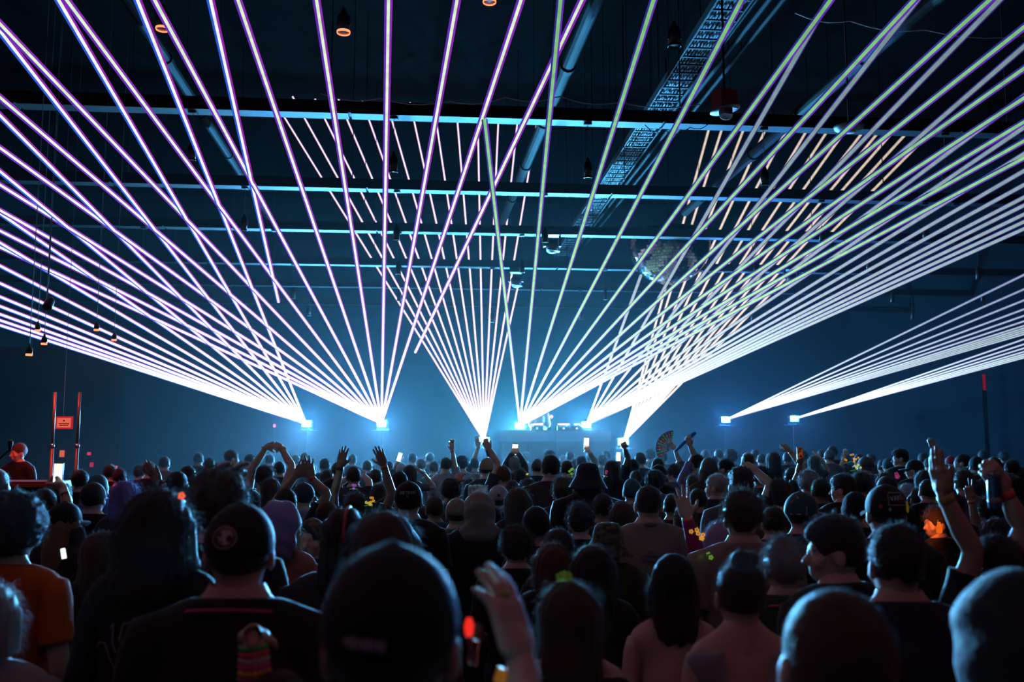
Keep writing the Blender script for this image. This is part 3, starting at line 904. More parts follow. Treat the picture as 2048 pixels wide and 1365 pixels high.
def f_head(p):
    d = smin(ell(p, (0, -0.012, 1.662), (0.074, 0.094, 0.088)), ell(p, (0, 0.030, 1.615), (0.060, 0.064, 0.085)), 0.03)
    d = smin(d, ell(p, (0, 0.048, 1.566), (0.040, 0.042, 0.034)), 0.03)
    d = smin(d, cap(p, (-0.03, 0.083, 1.652), (0.03, 0.083, 1.652), 0.010), 0.018)
    d = smin(d, cap(p, (0, 0.088, 1.638), (0, 0.110, 1.604), 0.008, 0.014), 0.014)
    for k in (-1, 1):
        d = smax(d, -ell(p, (k * 0.031, 0.100, 1.634), (0.017, 0.014, 0.011)), 0.01)
        d = smin(d, ell(p, (k * 0.031, 0.079, 1.633), (0.0125, 0.0125, 0.0125)), 0.003)
        d = smin(d, ell(p, (k * 0.046, 0.068, 1.605), (0.02, 0.02, 0.02)), 0.02)
        d = smin(d, ell(p, (k * 0.079, -0.002, 1.625), (0.010, 0.021, 0.032)), 0.010)
    d = smin(d, cap(p, (-0.018, 0.088, 1.583), (0.018, 0.088, 1.583), 0.008), 0.008)
    d = smin(d, cap(p, (-0.014, 0.086, 1.571), (0.014, 0.086, 1.571), 0.008), 0.008)
    d = smax(d, -cap(p, (-0.022, 0.099, 1.577), (0.022, 0.099, 1.577), 0.004), 0.004)
    return smin(d, cap(p, (0, -0.025, 1.47), (0, -0.008, 1.58), 0.054, 0.052), 0.03)
def rotz(vq, a):
    if not a: return vq
    v = vq[0].copy(); c, s = math.cos(a), math.sin(a)
    v[:, 0], v[:, 1] = vq[0][:, 0] * c - vq[0][:, 1] * s, vq[0][:, 0] * s + vq[0][:, 1] * c
    return v, vq[1]
def g_head():
    return cached('head', lambda: nets(f_head, (-0.11, -0.13, 1.44), (0.11, 0.145, 1.77), 0.0075))

FB = [((0.030, 0, 0.083), 0.072), ((0.010, 0, 0.090), 0.080), ((-0.010, 0, 0.086), 0.074), ((-0.028, 0, 0.076), 0.058)]
POSE = {
    'wave': (0.24, (0.30, 0.24, 0.26, 0.34), (0.80, 0.45)),  # spread, curls per finger (index .. pinky), thumb (out, forward)
    'open': (0.17, (0.10, 0.06, 0.08, 0.14), (0.95, 0.15)),
    'spread': (0.30, (0.05, 0.03, 0.05, 0.08), (1.15, 0.10)),
    'flat': (0.04, (0.12, 0.10, 0.10, 0.14), (0.45, 0.20)),
    'relax': (0.10, (0.45, 0.50, 0.55, 0.60), (0.70, 0.45)),
    'claw': (0.20, (0.70, 0.75, 0.80, 0.80), (0.90, 0.60)),
    'grip': (0.03, (1.05, 1.10, 1.10, 1.15), (0.55, 0.95)),
    'fist': (0.02, (1.45, 1.5, 1.5, 1.5), (0.35, 1.2)),
    'point': (0.03, (0.05, 1.4, 1.45, 1.5), (0.45, 1.0)),
    'peace': (0.22, (0.05, 0.05, 1.45, 1.5), (0.35, 1.1)),
}
def f_hand(p, pose):
    sp, curl, (to, tf) = POSE[pose]
    d = rbox(p, (0, 0, 0.047), (0.040, 0.0135, 0.047), 0.012)
    d = smin(d, ell(p, (0.022, 0.012, 0.035), (0.018, 0.014, 0.030)), 0.015)
    d = smin(d, cap(p, (0, 0, -0.05), (0, 0, 0.015), 0.026, 0.025), 0.02)
    for i, (b, L) in enumerate(FB):
        a = (1.5 - i) * sp * 0.62
        q = np.array(b); ang = 0.0; segs = (0.46, 0.30, 0.24); r = 0.0098 if i < 3 else 0.0085
        for j, sg in enumerate(segs):
            ang += curl[i] * (0.9 if j == 0 else 1.0) * (0.85 if j < 2 else 0.6)
            dv = np.array([math.sin(a) * math.cos(ang), math.sin(ang), math.cos(a) * math.cos(ang)])
            q2 = q + dv * L * sg
            d = smin(d, cap(p, q, q2, r - 0.0007 * j, r - 0.0007 * (j + 1)), 0.005 if j else 0.008)
            q = q2
    q = np.array((0.030, 0.004, 0.022))
    dv = np.array([math.sin(to) * math.cos(tf), math.sin(tf), math.cos(to) * math.cos(tf)])
    q2 = q + dv * 0.042
    d = smin(d, cap(p, q, q2, 0.014, 0.011), 0.014)
    dv2 = np.array([dv[0] * 0.55, dv[1] + 0.12, dv[2] + 0.45]); dv2 /= np.linalg.norm(dv2)
    return smin(d, cap(p, q2, q2 + dv2 * 0.032, 0.0105, 0.008), 0.006)
def g_hand(pose, side):
    v, q = cached(('hand', pose), lambda: nets(lambda p: f_hand(p, pose), (-0.075, -0.03, -0.055), (0.115, 0.125, 0.185), 0.0052))
    if side == 'R':                       # thumb is built on +x: that is a left hand with the palm forward
        v = v * np.array([-1, 1, 1]); q = q[:, ::-1]
    return v, q
def nz(a):
    a = np.array(a, float); return a / (np.linalg.norm(a) + 1e-9)
def place_hand(pose, side, wrist, fing, palm, sc=1.0):
    v, q = g_hand(pose, side)
    z = nz(fing); y = np.array(palm, float); y = nz(y - z * y.dot(z)); x = np.cross(y, z)
    M = np.stack([x, y, z], 1)
    return (v * sc) @ M.T + np.array(wrist), q

def shoulder(b, side):
    k = -1 if side == 'L' else 1
    return np.array((k * BUILD[b]['sw'], -0.01, 1.432))
def arm_pts(b, side, elbow, wrist):
    k = -1 if side == 'L' else 1
    S = shoulder(b, side); E = np.array(elbow, float); Wr = np.array(wrist, float)
    inn = S + np.array((-k * 0.06, 0, -0.02))
    return inn, S, E, Wr
THICK = {'m': 1.0, 'f': 0.82, 'b': 1.15}
def g_arm(b, side, elbow, wrist, fing, palm, pose):
    inn, S, E, Wr = arm_pts(b, side, elbow, wrist); t = THICK[b]
    a = loft([inn, S, S * 0.45 + E * 0.55, E, E * 0.62 + Wr * 0.38, Wr, Wr + nz(fing) * 0.012], [0.05 * t, 0.054 * t, 0.046 * t, 0.039 * t, 0.040 * t, 0.0265, 0.024], 10, 3)
    return join(a, place_hand(pose, side, Wr + nz(fing) * 0.012, fing, palm))
def g_sleeve(b, side, elbow, wrist, kind):
    inn, S, E, Wr = arm_pts(b, side, elbow, wrist); t = THICK[b]
    if kind == 'short':
        return loft([inn, S, S * 0.5 + E * 0.5, S * 0.28 + E * 0.72], [0.06 * t, 0.070 * t, 0.066 * t, 0.068 * t], 12, 3)
    return loft([inn, S, S * 0.45 + E * 0.55, E, E * 0.6 + Wr * 0.4, E * 0.06 + Wr * 0.94], [0.06 * t, 0.072 * t, 0.062 * t, 0.058 * t, 0.05 * t, 0.040 * t], 12, 3)
def g_shirt(b, kind):
    def f(p):
        d = f_torso(p, b) - 0.016 + 0.004 * wob(p, 38)
        low = 0.86 + 0.01 * np.sin(p[0] * 30)
        d = smax(d, low - p[2], 0.01)
        if kind == 'tube':
            d = smax(d, p[2] - 1.20, 0.01)
        elif kind == 'tank':
            d = smax(d, -cap(p, (-0.25, 0, 1.50), (0.25, 0, 1.50), 0.05), 0.02)
            d = smax(d, p[2] - 1.48, 0.01)
            d = smax(d, -ell(p, (0, -0.1, 1.44), (0.08, 0.1, 0.09)), 0.02)
        else:
            d = smax(d, p[2] - (1.532 - 0.12 * p[1]), 0.012)
        return d
    return cached(('shirt', b, kind), lambda: nets(f, (-0.30, -0.24, 0.82), (0.30, 0.25, 1.57), 0.0155))
def g_trousers(b):
    def f(p):
        d = smin(ell(p, (0, 0, 0.95), BUILD[b]['hp']), f_legs(p, b), 0.05) - 0.014
        return smax(d, p[2] - 0.99, 0.01)
    return cached(('trousers', b), lambda: nets(f, (-0.29, -0.2, -0.03), (0.29, 0.25, 1.02), 0.024))

# default hanging arms
def rest_arm(b, side, v=0):
    k = -1 if side == 'L' else 1
    S = shoulder(b, side)
    E = S + np.array((k * 0.055, -0.03, -0.28))
    if v == 0: Wr = E + np.array((-k * 0.01, 0.10, -0.225))
    else: Wr = E + np.array((-k * 0.10, 0.19, -0.10))
    return E, Wr, nz(Wr - E), (-k, 0.1, 0.0), 'relax'

# ------------------------------------------------------------------ hair and headwear
def hairline(d, p, nape=1.575, ears=True):
    d = smax(d, -ell(p, (0, 0.125, 1.590), (0.088, 0.085, 0.100)), 0.012)
    if ears:
        for k in (-1, 1):
            d = smax(d, -ell(p, (k * 0.088, 0.022, 1.605), (0.03, 0.042, 0.05)), 0.01)
    return smax(d, (nape - 0.25 * np.maximum(p[1], -0.05) * -1 - 0.02) - p[2] if False else nape - p[2], 0.012)
def f_hair(p, kind):
    c = (0, -0.012, 1.664)
    if kind == 'buzz':
        return hairline(ell(p, c, (0.080, 0.100, 0.092)) + 0.0008 * wob(p, 260), p, 1.59)
    if kind == 'short':
        d = ell(p, (0, -0.010, 1.672), (0.084, 0.105, 0.098)) + 0.003 * wob(p, 90) + 0.0016 * wob(p, 230, 8, 8)
        return hairline(d, p, 1.582)
    if kind == 'side':
        d = ell(p, (0.006, 0.0, 1.682), (0.086, 0.108, 0.096)) + 0.005 * wob(p, 55) + 0.002 * wob(p, 200, 8, 8)
        return hairline(smin(d, ell(p, (0, -0.012, 1.65), (0.081, 0.102, 0.08)), 0.02), p, 1.585)
    if kind == 'messy':
        d = ell(p, (0, -0.010, 1.678), (0.094, 0.112, 0.104)) + 0.010 * wob(p, 70) + 0.004 * wob(p, 190, 8, 8)
        return hairline(d, p, 1.57)
    if kind == 'curly':
        d = ell(p, (0, -0.012, 1.682), (0.106, 0.120, 0.110)) + 0.012 * wob(p, 110) + 0.009 * np.abs(wob(p, 210, 8, 8))
        return hairline(d, p, 1.56, False)
    if kind == 'afro':
        d = ell(p, (0, -0.018, 1.69), (0.135, 0.140, 0.130)) + 0.012 * wob(p, 130) + 0.008 * np.abs(wob(p, 260, 8, 8))
        return hairline(d, p, 1.55, False)
    if kind == 'fringe':                                # curls on a shaved-sided head
        d = smin(ell(p, (0, 0.0, 1.715), (0.080, 0.105, 0.062)) + 0.010 * wob(p, 120) + 0.006 * np.abs(wob(p, 230, 8, 8)), ell(p, c, (0.080, 0.1, 0.09)), 0.01)
        return hairline(d, p, 1.59)
    if kind in ('long', 'longwave', 'wavybob', 'bob'):
        zb = {'long': 1.30, 'longwave': 1.24, 'bob': 1.47, 'wavybob': 1.44}[kind]
        wavy = kind in ('longwave', 'wavybob')
        zc = (1.66 + zb) / 2; hz_ = (1.66 - zb) / 2 + 0.05
        wv = 0.0 if not wavy else 0.012 * np.sin(p[2] * 42 + p[0] * 10)
        ang = np.arctan2(p[0], p[1] + 0.35)
        d = ell(p, (0, -0.010, 1.668), (0.088, 0.108, 0.098))
        w = 0.094 if not wavy else 0.118
        back = ell(p, (0, -0.062 + wv, zc), (w, 0.062, hz_))
        d = smin(d, back, 0.05)
        for k in (-1, 1):
            d = smin(d, cap(p, (k * 0.075, 0.0, 1.66), (k * (0.088 if not wavy else 0.112), -0.01, zb + 0.1), 0.030, 0.022), 0.03)
        d = d + 0.0032 * np.sin(ang * 210 + 3 * wob(p, 14)) + 0.004 * wob(p, 34)
        d = smax(d, -ell(p, (0, 0.130, 1.585), (0.072, 0.095, 0.115)), 0.015)
        return smax(d, zb - 0.01 * np.sin(p[0] * 120) - p[2], 0.01)
    if kind == 'bun':
        d = hairline(ell(p, c, (0.082, 0.102, 0.094)) + 0.0012 * np.sin(p[0] * 300), p, 1.59)
        return smin(d, ell(p, (0, -0.065, 1.765), (0.045, 0.042, 0.038)) + 0.005 * wob(p, 140), 0.012)
    if kind == 'pony':
        d = hairline(ell(p, c, (0.081, 0.101, 0.093)) + 0.0012 * np.sin(p[0] * 300), p, 1.59)
        d = smin(d, cap(p, (0, -0.11, 1.68), (0, -0.15, 1.60), 0.022, 0.034), 0.015)
        return smin(d, cap(p, (0, -0.15, 1.60), (0, -0.12, 1.36), 0.034, 0.012), 0.02) + 0.003 * wob(p, 120)
    if kind == 'braids':
        ang = np.arctan2(p[0], p[2] - 1.60)
        d = ell(p, (0, -0.012, 1.668), (0.083, 0.104, 0.097)) + 0.005 * np.cos(ang * 15)
        d = smin(d, ell(p, (0, -0.075, 1.52), (0.085, 0.045, 0.16)) + 0.006 * np.cos(p[0] * 210), 0.03)
        d = smax(d, -ell(p, (0, 0.130, 1.585), (0.074, 0.095, 0.115)), 0.015)
        return smax(d, 1.38 - p[2], 0.01)
    if kind == 'balding':
        d = hairline(ell(p, (0, -0.014, 1.655), (0.083, 0.103, 0.088)) + 0.003 * wob(p, 120), p, 1.575)
        return smax(d, -ell(p, (0, 0.015, 1.755), (0.055, 0.085, 0.05)), 0.012)
    if kind == 'beanie':
        ang = np.arctan2(p[0], p[1] + 0.012)
        d = ell(p, (0, -0.018, 1.675), (0.086, 0.107, 0.104)) + 0.0012 * np.cos(ang * 44)
        band = ell(p, (0, -0.012, 1.652), (0.091, 0.111, 0.10)) + 0.0012 * np.cos(ang * 44)
        band = smax(band, p[2] - (1.672 + 0.10 * p[1]), 0.006)
        return smax(smin(d, band, 0.004), (1.622 + 0.16 * p[1]) - p[2], 0.008)
    if kind == 'slouch':
        d = smin(ell(p, (0, -0.02, 1.675), (0.09, 0.11, 0.10)), ell(p, (0.0, -0.07, 1.70), (0.112, 0.10, 0.10)), 0.05)
        d = smin(d, ell(p, (0.01, -0.12, 1.60), (0.095, 0.06, 0.12)), 0.05)
        d = d + 0.006 * np.sin(p[2] * 60 + 40 * p[0] + 3 * wob(p, 16)) + 0.004 * wob(p, 40)
        return smax(d, -ell(p, (0, 0.130, 1.590), (0.09, 0.09, 0.115)), 0.012)
    if kind == 'hood':
        d = ell(p, (0, -0.022, 1.648), (0.108, 0.128, 0.128))
        d = smin(d, ell(p, (0, -0.03, 1.49), (0.145, 0.12, 0.075)), 0.08)
        d = d + 0.004 * np.sin(p[2] * 70 + 30 * p[1] + 3 * wob(p, 12)) + 0.004 * wob(p, 30)
        return smax(d, -ell(p, (0, 0.145, 1.62), (0.080, 0.10, 0.115)), 0.012)
    if kind == 'cap':
        d = ell(p, (0, -0.008, 1.666), (0.0875, 0.108, 0.101))
        d = d + 0.0006 * np.cos(np.arctan2(p[0], p[1] + 0.008) * 6) ** 20
        d = smin(d, ell(p, (0, -0.008, 1.768), (0.009, 0.009, 0.006)), 0.002)
        d = smax(d, (1.640 + 0.02 * p[1]) - p[2], 0.006)
        return d
    if kind == 'snap':                                  # cap turned backwards: half-moon gap over the forehead
        d = ell(p, (0, -0.008, 1.666), (0.0875, 0.108, 0.101))
        d = smin(d, ell(p, (0, -0.008, 1.768), (0.009, 0.009, 0.006)), 0.002)
        d = smax(d, (1.640 - 0.02 * p[1]) - p[2], 0.006)
        return smax(d, -ell(p, (0, 0.12, 1.672), (0.038, 0.06, 0.030)), 0.006)
    raise KeyError(kind)
HB = {'long': 1.24, 'longwave': 1.18, 'bob': 1.40, 'wavybob': 1.38, 'pony': 1.30, 'braids': 1.33, 'hood': 1.40, 'slouch': 1.42}
def strands(me, n, length, rad, droop, curl, seed):
    """loose hairs standing off the surface"""
    r = np.random.default_rng(seed)
    nv = len(me.vertices)
    co = np.empty(nv * 3); me.vertices.foreach_get('co', co); co = co.reshape(-1, 3)
    no = np.empty(nv * 3); me.vertex_normals.foreach_get('vector', no); no = no.reshape(-1, 3)
    ok = np.where((co[:, 2] > 1.60 - 0.3 * (droop > 0.5)) & (no[:, 2] > -0.5) & (no[:, 1] > -0.6))[0]
    idx = r.choice(ok, n)
    V, Fc = [], []
    for i in idx:
        p = co[i].copy(); d = nz(no[i] + r.normal(0, 0.55, 3))
        L = length * r.uniform(0.4, 1.2); pts = [p - no[i] * 0.006]
        for s in range(3):
            p = p + d * L / 3; pts.append(p.copy())
            d = nz(d + np.array((0, 0, -droop)) + r.normal(0, curl, 3))
        s = nz(np.cross(d, (0.3, 0.5, 0.8))); u = np.cross(d, s); o = len(V)
        for j, q in enumerate(pts):
            w = rad * (1 - 0.25 * j)
            for a in (0, 2.09, 4.19):
                V.append(q + (s * math.cos(a) + u * math.sin(a)) * w)
        for j in range(3):
            for k in range(3):
                k2 = (k + 1) % 3
                Fc.append((o + j * 3 + k, o + j * 3 + k2, o + j * 3 + 3 + k2, o + j * 3 + 3 + k))
    return V, Fc
STR = {'short': (700, 0.020, 0.1, 0.3), 'side': (700, 0.028, 0.2, 0.3), 'messy': (1000, 0.042, 0.2, 0.5), 'curly': (1300, 0.036, 0.1, 1.0),
       'afro': (1300, 0.028, 0.0, 1.0), 'fringe': (800, 0.028, 0.1, 0.9), 'long': (1000, 0.040, 0.7, 0.25), 'longwave': (1200, 0.055, 0.6, 0.6),
       'wavybob': (900, 0.05, 0.6, 0.6), 'bob': (900, 0.036, 0.7, 0.3), 'bun': (600, 0.024, 0.2, 0.5), 'pony': (600, 0.03, 0.4, 0.4), 'balding': (500, 0.020, 0.1, 0.5), 'buzz': (700, 0.008, 0.0, 0.3), 'braids': (300, 0.015, 0.2, 0.5),
       'beanie': (500, 0.006, 0.0, 0.6), 'hood': (500, 0.006, 0.0, 0.6), 'slouch': (600, 0.007, 0.0, 0.6)}
def m_hair(kind):
    def make():
        h = 0.0085 if kind in ('curly', 'afro', 'long', 'longwave', 'hood', 'slouch') else 0.0075
        ext = 0.17 if kind in ('afro', 'longwave', 'wavybob', 'hood', 'slouch') else 0.135
        vq = nets(lambda p: f_hair(p, kind), (-ext, -0.205, HB.get(kind, 1.53)), (ext, 0.145, 1.845), h)
        me = to_mesh('hair_' + kind, vq)
        if kind in STR and STR[kind][0]:
            n, L, dr, cu = STR[kind]
            V, Fc = strands(me, n, L, 0.0012, dr, cu, len(kind) * 7 + n)
            me2 = to_mesh('hair_' + kind, vq, (np.array(V), Fc))
            bpy.data.meshes.remove(me)
            me = me2
        return me
    return cached(('mhair', kind), make)
def m_brim():
    def make():
        V, Fc = [], []
        n, m = 16, 4
        for top in (1, 0):
            for i in range(n + 1):
                a = math.radians(-72 + 144 * i / n)
                for j in range(m + 1):
                    t = j / m
                    ext = 0.085 * math.cos(a) ** 0.7 * t if math.cos(a) > 0 else 0
                    x = math.sin(a) * (0.086 + 0.004 * t); y = math.cos(a) * 0.104 + ext
                    z = 1.652 - 0.9 * x * x / 0.09 * 0.22 - 0.10 * t * 0.12 + (0.004 if top else 0)
                    V.append((x, y, z))
        k = (n + 1) * (m + 1)
        for i in range(n):
            for j in range(m):
                a = i * (m + 1) + j
                Fc.append((a, a + 1, a + m + 2, a + m + 1)); Fc.append((k + a, k + a + m + 1, k + a + m + 2, k + a + 1))
        rim = [i * (m + 1) + m for i in range(n + 1)]
        for i in range(n):
            Fc.append((rim[i], k + rim[i], k + rim[i + 1], rim[i + 1]))
        me = bpy.data.meshes.new('brim'); me.from_pydata(V, [], Fc); me.update(); me.shade_smooth()
        return me
    return cached('brim', make)
def m_bucket():
    def make():
        mb = MB()
        mb.lathe((0, -0.008, 0), [(0.001, 1.768), (0.04, 1.766), (0.066, 1.757), (0.082, 1.735), (0.091, 1.70), (0.096, 1.668), (0.118, 1.632), (0.146, 1.585), (0.150, 1.578), (0.146, 1.580), (0.114, 1.622), (0.093, 1.660), (0.086, 1.70), (0.06, 1.745), (0.001, 1.755)], 28)
        mb.v = [(x, y * 1.12, z + 0.006 * math.sin(4 * math.atan2(y, x)) * (1 if abs(x) + abs(y) > 0.14 else 0)) for x, y, z in mb.v]
        return mb.mesh('bucket', True)
    return cached('bucket', make)
# ------------------------------------------------------------------ people
SKIN = [mat('skin_%d' % i, c, 0.5, noise=0.08, nscale=30) for i, c in enumerate([(0.60, 0.40, 0.31), (0.45, 0.28, 0.20), (0.28, 0.16, 0.11), (0.12, 0.065, 0.045)])]
HAIRC = {'black': (0.010, 0.009, 0.010), 'dark': (0.022, 0.015, 0.012), 'brown': (0.060, 0.034, 0.020), 'redbrown': (0.10, 0.032, 0.018), 'blond': (0.34, 0.24, 0.13),
         'grey': (0.25, 0.25, 0.26), 'silver': (0.45, 0.45, 0.48), 'blue': (0.05, 0.18, 0.38), 'purple': (0.22, 0.14, 0.42), 'lilac': (0.42, 0.30, 0.52)}
CLOTH = {'black': (0.012, 0.012, 0.014), 'charcoal': (0.04, 0.042, 0.046), 'grey': (0.13, 0.135, 0.14), 'navy': (0.02, 0.03, 0.06), 'white': (0.55, 0.56, 0.58), 'beige': (0.34, 0.30, 0.25),
         'green': (0.03, 0.075, 0.055), 'olive': (0.06, 0.065, 0.035), 'orange': (0.75, 0.16, 0.015), 'maroon': (0.10, 0.015, 0.02), 'magenta': (0.42, 0.02, 0.14), 'lavender': (0.34, 0.24, 0.44), 'salmon': (0.62, 0.22, 0.18),
         'teal': (0.04, 0.14, 0.17), 'tan': (0.32, 0.22, 0.14), 'red': (0.45, 0.02, 0.03), 'pale': (0.45, 0.44, 0.50), 'blue': (0.03, 0.07, 0.20), 'brown': (0.08, 0.045, 0.03)}
def see_through(m, col, fac):
    """fine hairs and fuzz let light through"""
    nt = m.node_tree
    if nt.nodes.get('Translucent BSDF'): return m
    o = nt.nodes['Material Output']; b = nt.nodes['Principled BSDF']
    t = nt.nodes.new('ShaderNodeBsdfTranslucent'); t.inputs['Color'].default_value = (*col, 1)
    mx = nt.nodes.new('ShaderNodeMixShader'); mx.inputs[0].default_value = fac
    nt.links.new(b.outputs[0], mx.inputs[1]); nt.links.new(t.outputs[0], mx.inputs[2]); nt.links.new(mx.outputs[0], o.inputs['Surface'])
    return m
def hair_mat(c): return see_through(mat('hair_' + c, HAIRC[c], 0.5, spec=0.5, sheen=0.5, noise=0.35, nscale=60, bump=0.5, bscale=140), tuple(min(0.95, 0.26 + 1.9 * k) for k in HAIRC[c]), 0.4)
def cloth_mat(c): return see_through(mat('cloth_' + c, CLOTH[c], 0.7, spec=0.35, sheen=0.25, noise=0.2, nscale=25, bump=0.25, bscale=70), tuple(min(0.8, 0.25 + k) for k in CLOTH[c]), 0.3)
def camo_mat():
    if 'camo' in MATS: return MATS['camo']
    m = mat('camo', (0.05, 0.05, 0.03), 0.8)
    nt = m.node_tree; tc = nt.nodes.new('ShaderNodeTexCoord'); n = nt.nodes.new('ShaderNodeTexNoise'); n.inputs['Scale'].default_value = 28
    cr = nt.nodes.new('ShaderNodeValToRGB'); cr.color_ramp.interpolation = 'CONSTANT'
    cr.color_ramp.elements[0].color = (0.03, 0.035, 0.02, 1); cr.color_ramp.elements[1].position = 0.47; cr.color_ramp.elements[1].color = (0.10, 0.09, 0.05, 1)
    e = cr.color_ramp.elements.new(0.56); e.color = (0.16, 0.10, 0.06, 1)
    nt.links.new(tc.outputs['Object'], n.inputs['Vector']); nt.links.new(n.outputs['Fac'], cr.inputs[0]); nt.links.new(cr.outputs[0], nt.nodes['Principled BSDF'].inputs['Base Color'])
    return m

PEOPLE = []
def P(px, yt, w, hair='short', hc='dark', shirt='black', **k):
    e = dict(px=px, yt=yt, w=w, hair=hair, hc=hc, shirt=shirt, hat=None, hatc='black', sk='short', skin=0, hy=0, by=0, b='m', arms={}, label=None, d=None, name='person', floor=0.0)
    e.update(k)
    PEOPLE.append(e)
    return e
A = lambda e, w, t, pose='open', palm=(0, 1, 0), band=None: dict(e=e, w=w, t=t, pose=pose, palm=palm, band=band)

# ---- nearest people, blurred, at the bottom of the picture
BIGCAP = P(785, 1083, 262, 'buzz', 'dark', 'black', hat='cap', b='b', label='person nearest the camera in a plain black cap with small pale lettering')
BALD = P(1668, 1172, 196, 'buzz', 'brown', 'black', b='b', label='close-cropped brown head at bottom right with a pale rim of light')
HOODR = P(2022, 1132, 262, 'buzz', 'dark', 'black', hat='hood', hatc='black', sk='long', label='hooded person at the bottom right corner')
PALE = P(-22, 1158, 168, 'bob', 'silver', 'pale', sk='long', label='pale grey top at the bottom left corner')
WAVY = P(322, 967, 172, 'wavybob', 'black', 'black', sk='long', b='f', hy=-8, label='woman with thick wavy black hair and outlined letters on her black jacket')
ORANGE = P(28, 976, 138, 'afro', 'black', 'orange', label='person in an orange jersey with big black hair at the left edge')
CURLS = P(440, 930, 128, 'curly', 'brown', 'black', hy=-20, label='curly brown head with sunglasses pushed up on top')
SKULLCAP = P(482, 1004, 126, 'buzz', 'dark', 'black', hat='cap', hy=14, b='b', label='person in black cap with an oval skull badge on the back')
BLONDTOP = P(772, 1017, 172, 'long', 'brown', 'maroon', b='f', label='brown-haired head right behind the big black cap')
BRAIDS = P(690, 1014, 92, 'braids', 'black', 'charcoal', skin=3, label='person with tight black braids and one red streak')
LONGB = P(1140, 1155, 150, 'long', 'brown', 'black', b='f', sk='tank', label='long straight brown hair with a small green flower at the crown')
AUBURN = P(1106, 1081, 100, 'bob', 'redbrown', 'black', b='f', label='red-brown bobbed head lit red on top')
DARKB = P(1186, 1086, 92, 'long', 'black', 'black', b='f', label='smooth black hair right of the red-brown head')
BLACKB = P(1345, 1106, 104, 'bob', 'black', 'black', hat='beanie', b='f', sk='tube', skin=0, label='black hat and black bob over bare red-lit shoulders')
TIEDBACK = P(1478, 1092, 66, 'bun', 'dark', 'pale', b='f', sk='tank', label='hair tied back tightly above a pale tank top')
GREYMAN = P(1566, 1064, 112, 'messy', 'grey', 'green', label='grey messy-haired man with a red ring round his dark collar')
PROFILE = P(1668, 1021, 104, 'side', 'dark', 'black', hy=62, by=20, label='dark-haired man turned left, his face in profile')
SHORTM = P(1789, 1040, 110, 'short', 'black', 'navy', b='b', label='man with a short black back-and-sides haircut in dark patterned shirt')
P(1992, 1034, 74, 'long', 'dark', 'black', b='f', label='long dark hair at right edge above the hooded corner')
P(2046, 1064, 92, 'bob', 'dark', 'charcoal', b='f', label='dark bobbed head cut by the right edge of the frame')
# ---- second ranks
P(132, 1003, 58, 'long', 'blond', 'charcoal', hat='cap', b='f', by=-15, label='blond long hair under a dark cap behind the orange jersey, filming', arms={'R': A((142, 1040, 0), (127, 982, 0.05), (121, 962, 0.1), 'grip', (-1, 0.3, 0))})
P(212, 1060, 64, 'long', 'brown', 'charcoal', b='f', hy=-40, label='small brown-haired woman left of the wavy black hair')
P(-6, 940, 50, 'balding', 'grey', 'black', label='bald head cut by left edge above the big black hair')
P(255, 960, 68, 'bob', 'purple', 'charcoal', b='f', label='bright purple bob below the raised braceleted hand')
P(194, 976, 54, 'bob', 'blue', 'navy', b='f', label='blue bobbed hair left of the purple bob')
P(188, 964, 46, 'short', 'black', 'black', hat='cap', hatc='charcoal')
P(162, 938, 34, 'short', 'black', 'black')
P(198, 949, 42, 'short', 'dark', 'charcoal', hat='beanie', hatc='teal')
P(350, 1002, 66, 'long', 'dark', 'black', b='f', label='person behind the wavy black hair raising one braceleted hand', skin=1,
  arms={'L': A((338, 1010, 0.02), (318, 964, 0), (274, 908, 0.0), 'flat', (0.6, 1, 0.2), 'dark')})
P(565, 1000, 82, 'bob', 'blond', 'salmon', hat='slouch', hatc='lavender', b='f', label='slouchy lavender hat over a salmon shirt')
P(624, 1036, 62, 'buzz', 'dark', 'black', hat='snap', hatc='camo', hy=12, by=160, label='man facing the camera in a backwards camouflage cap')
P(817, 962, 54, 'buzz', 'dark', 'black', hat='cap', label='black cap lettered DIE TRYIN across the back')
P(712, 980, 43, 'messy', 'black', 'black', skin=2, label='person with both bare arms raised high, red band on one wrist',
  arms={'L': A((668, 992, 0), (681, 934, 0), (688, 894, 0), 'open', (0.2, 1, 0), 'black'), 'R': A((785, 985, 0), (768, 932, 0), (754, 894, 0), 'open', (0, 1, 0), 'red')})
P(573, 974, 43, 'short', 'black', 'navy', skin=1, label='person holding up two spread hands, the right one red-banded',
  arms={'L': A((556, 998, 0), (590, 954, 0), (607, 930, 0), 'spread', (0, 1, 0)), 'R': A((653, 990, 0), (622, 956, 0), (617, 929, 0), 'spread', (0, 1, 0), 'red')})
P(530, 927, 43, 'messy', 'dark', 'charcoal', label='person making an arch of both arms over a bright phone', sk='tank',
  arms={'L': A((505, 938, 0.03), (532, 896, 0.1), (548, 890, 0.15), 'grip', (0.6, 1, 0)), 'R': A((583, 934, 0.03), (563, 897, 0.1), (548, 890, 0.15), 'grip', (-0.6, 1, 0))})
P(543, 954, 46, 'long', 'brown', 'maroon', b='f')
P(607, 965, 40, 'short', 'dark', 'lavender', hat='cap', hatc='navy', hy=40)
P(654, 938, 30, 'long', 'brown', 'black', b='f', hy=30)
P(752, 937, 27, 'short', 'brown', 'grey')
P(708, 932, 31, 'short', 'black', 'charcoal', label='person filming sideways on a phone between the raised arms',
  arms={'L': A((680, 968, 0), (699, 955, 0.15), (712, 952, 0.2), 'grip', (0, 1, 0.3)), 'R': A((738, 965, 0), (730, 954, 0.15), (722, 950, 0.2), 'grip', (0, 1, 0.3))})
P(760, 966, 40, 'long', 'black', 'black', b='f')
P(655, 1002, 44, 'short', 'brown', 'tan', hat='cap', hatc='brown')
P(356, 942, 40, 'buzz', 'dark', 'grey', skin=1)
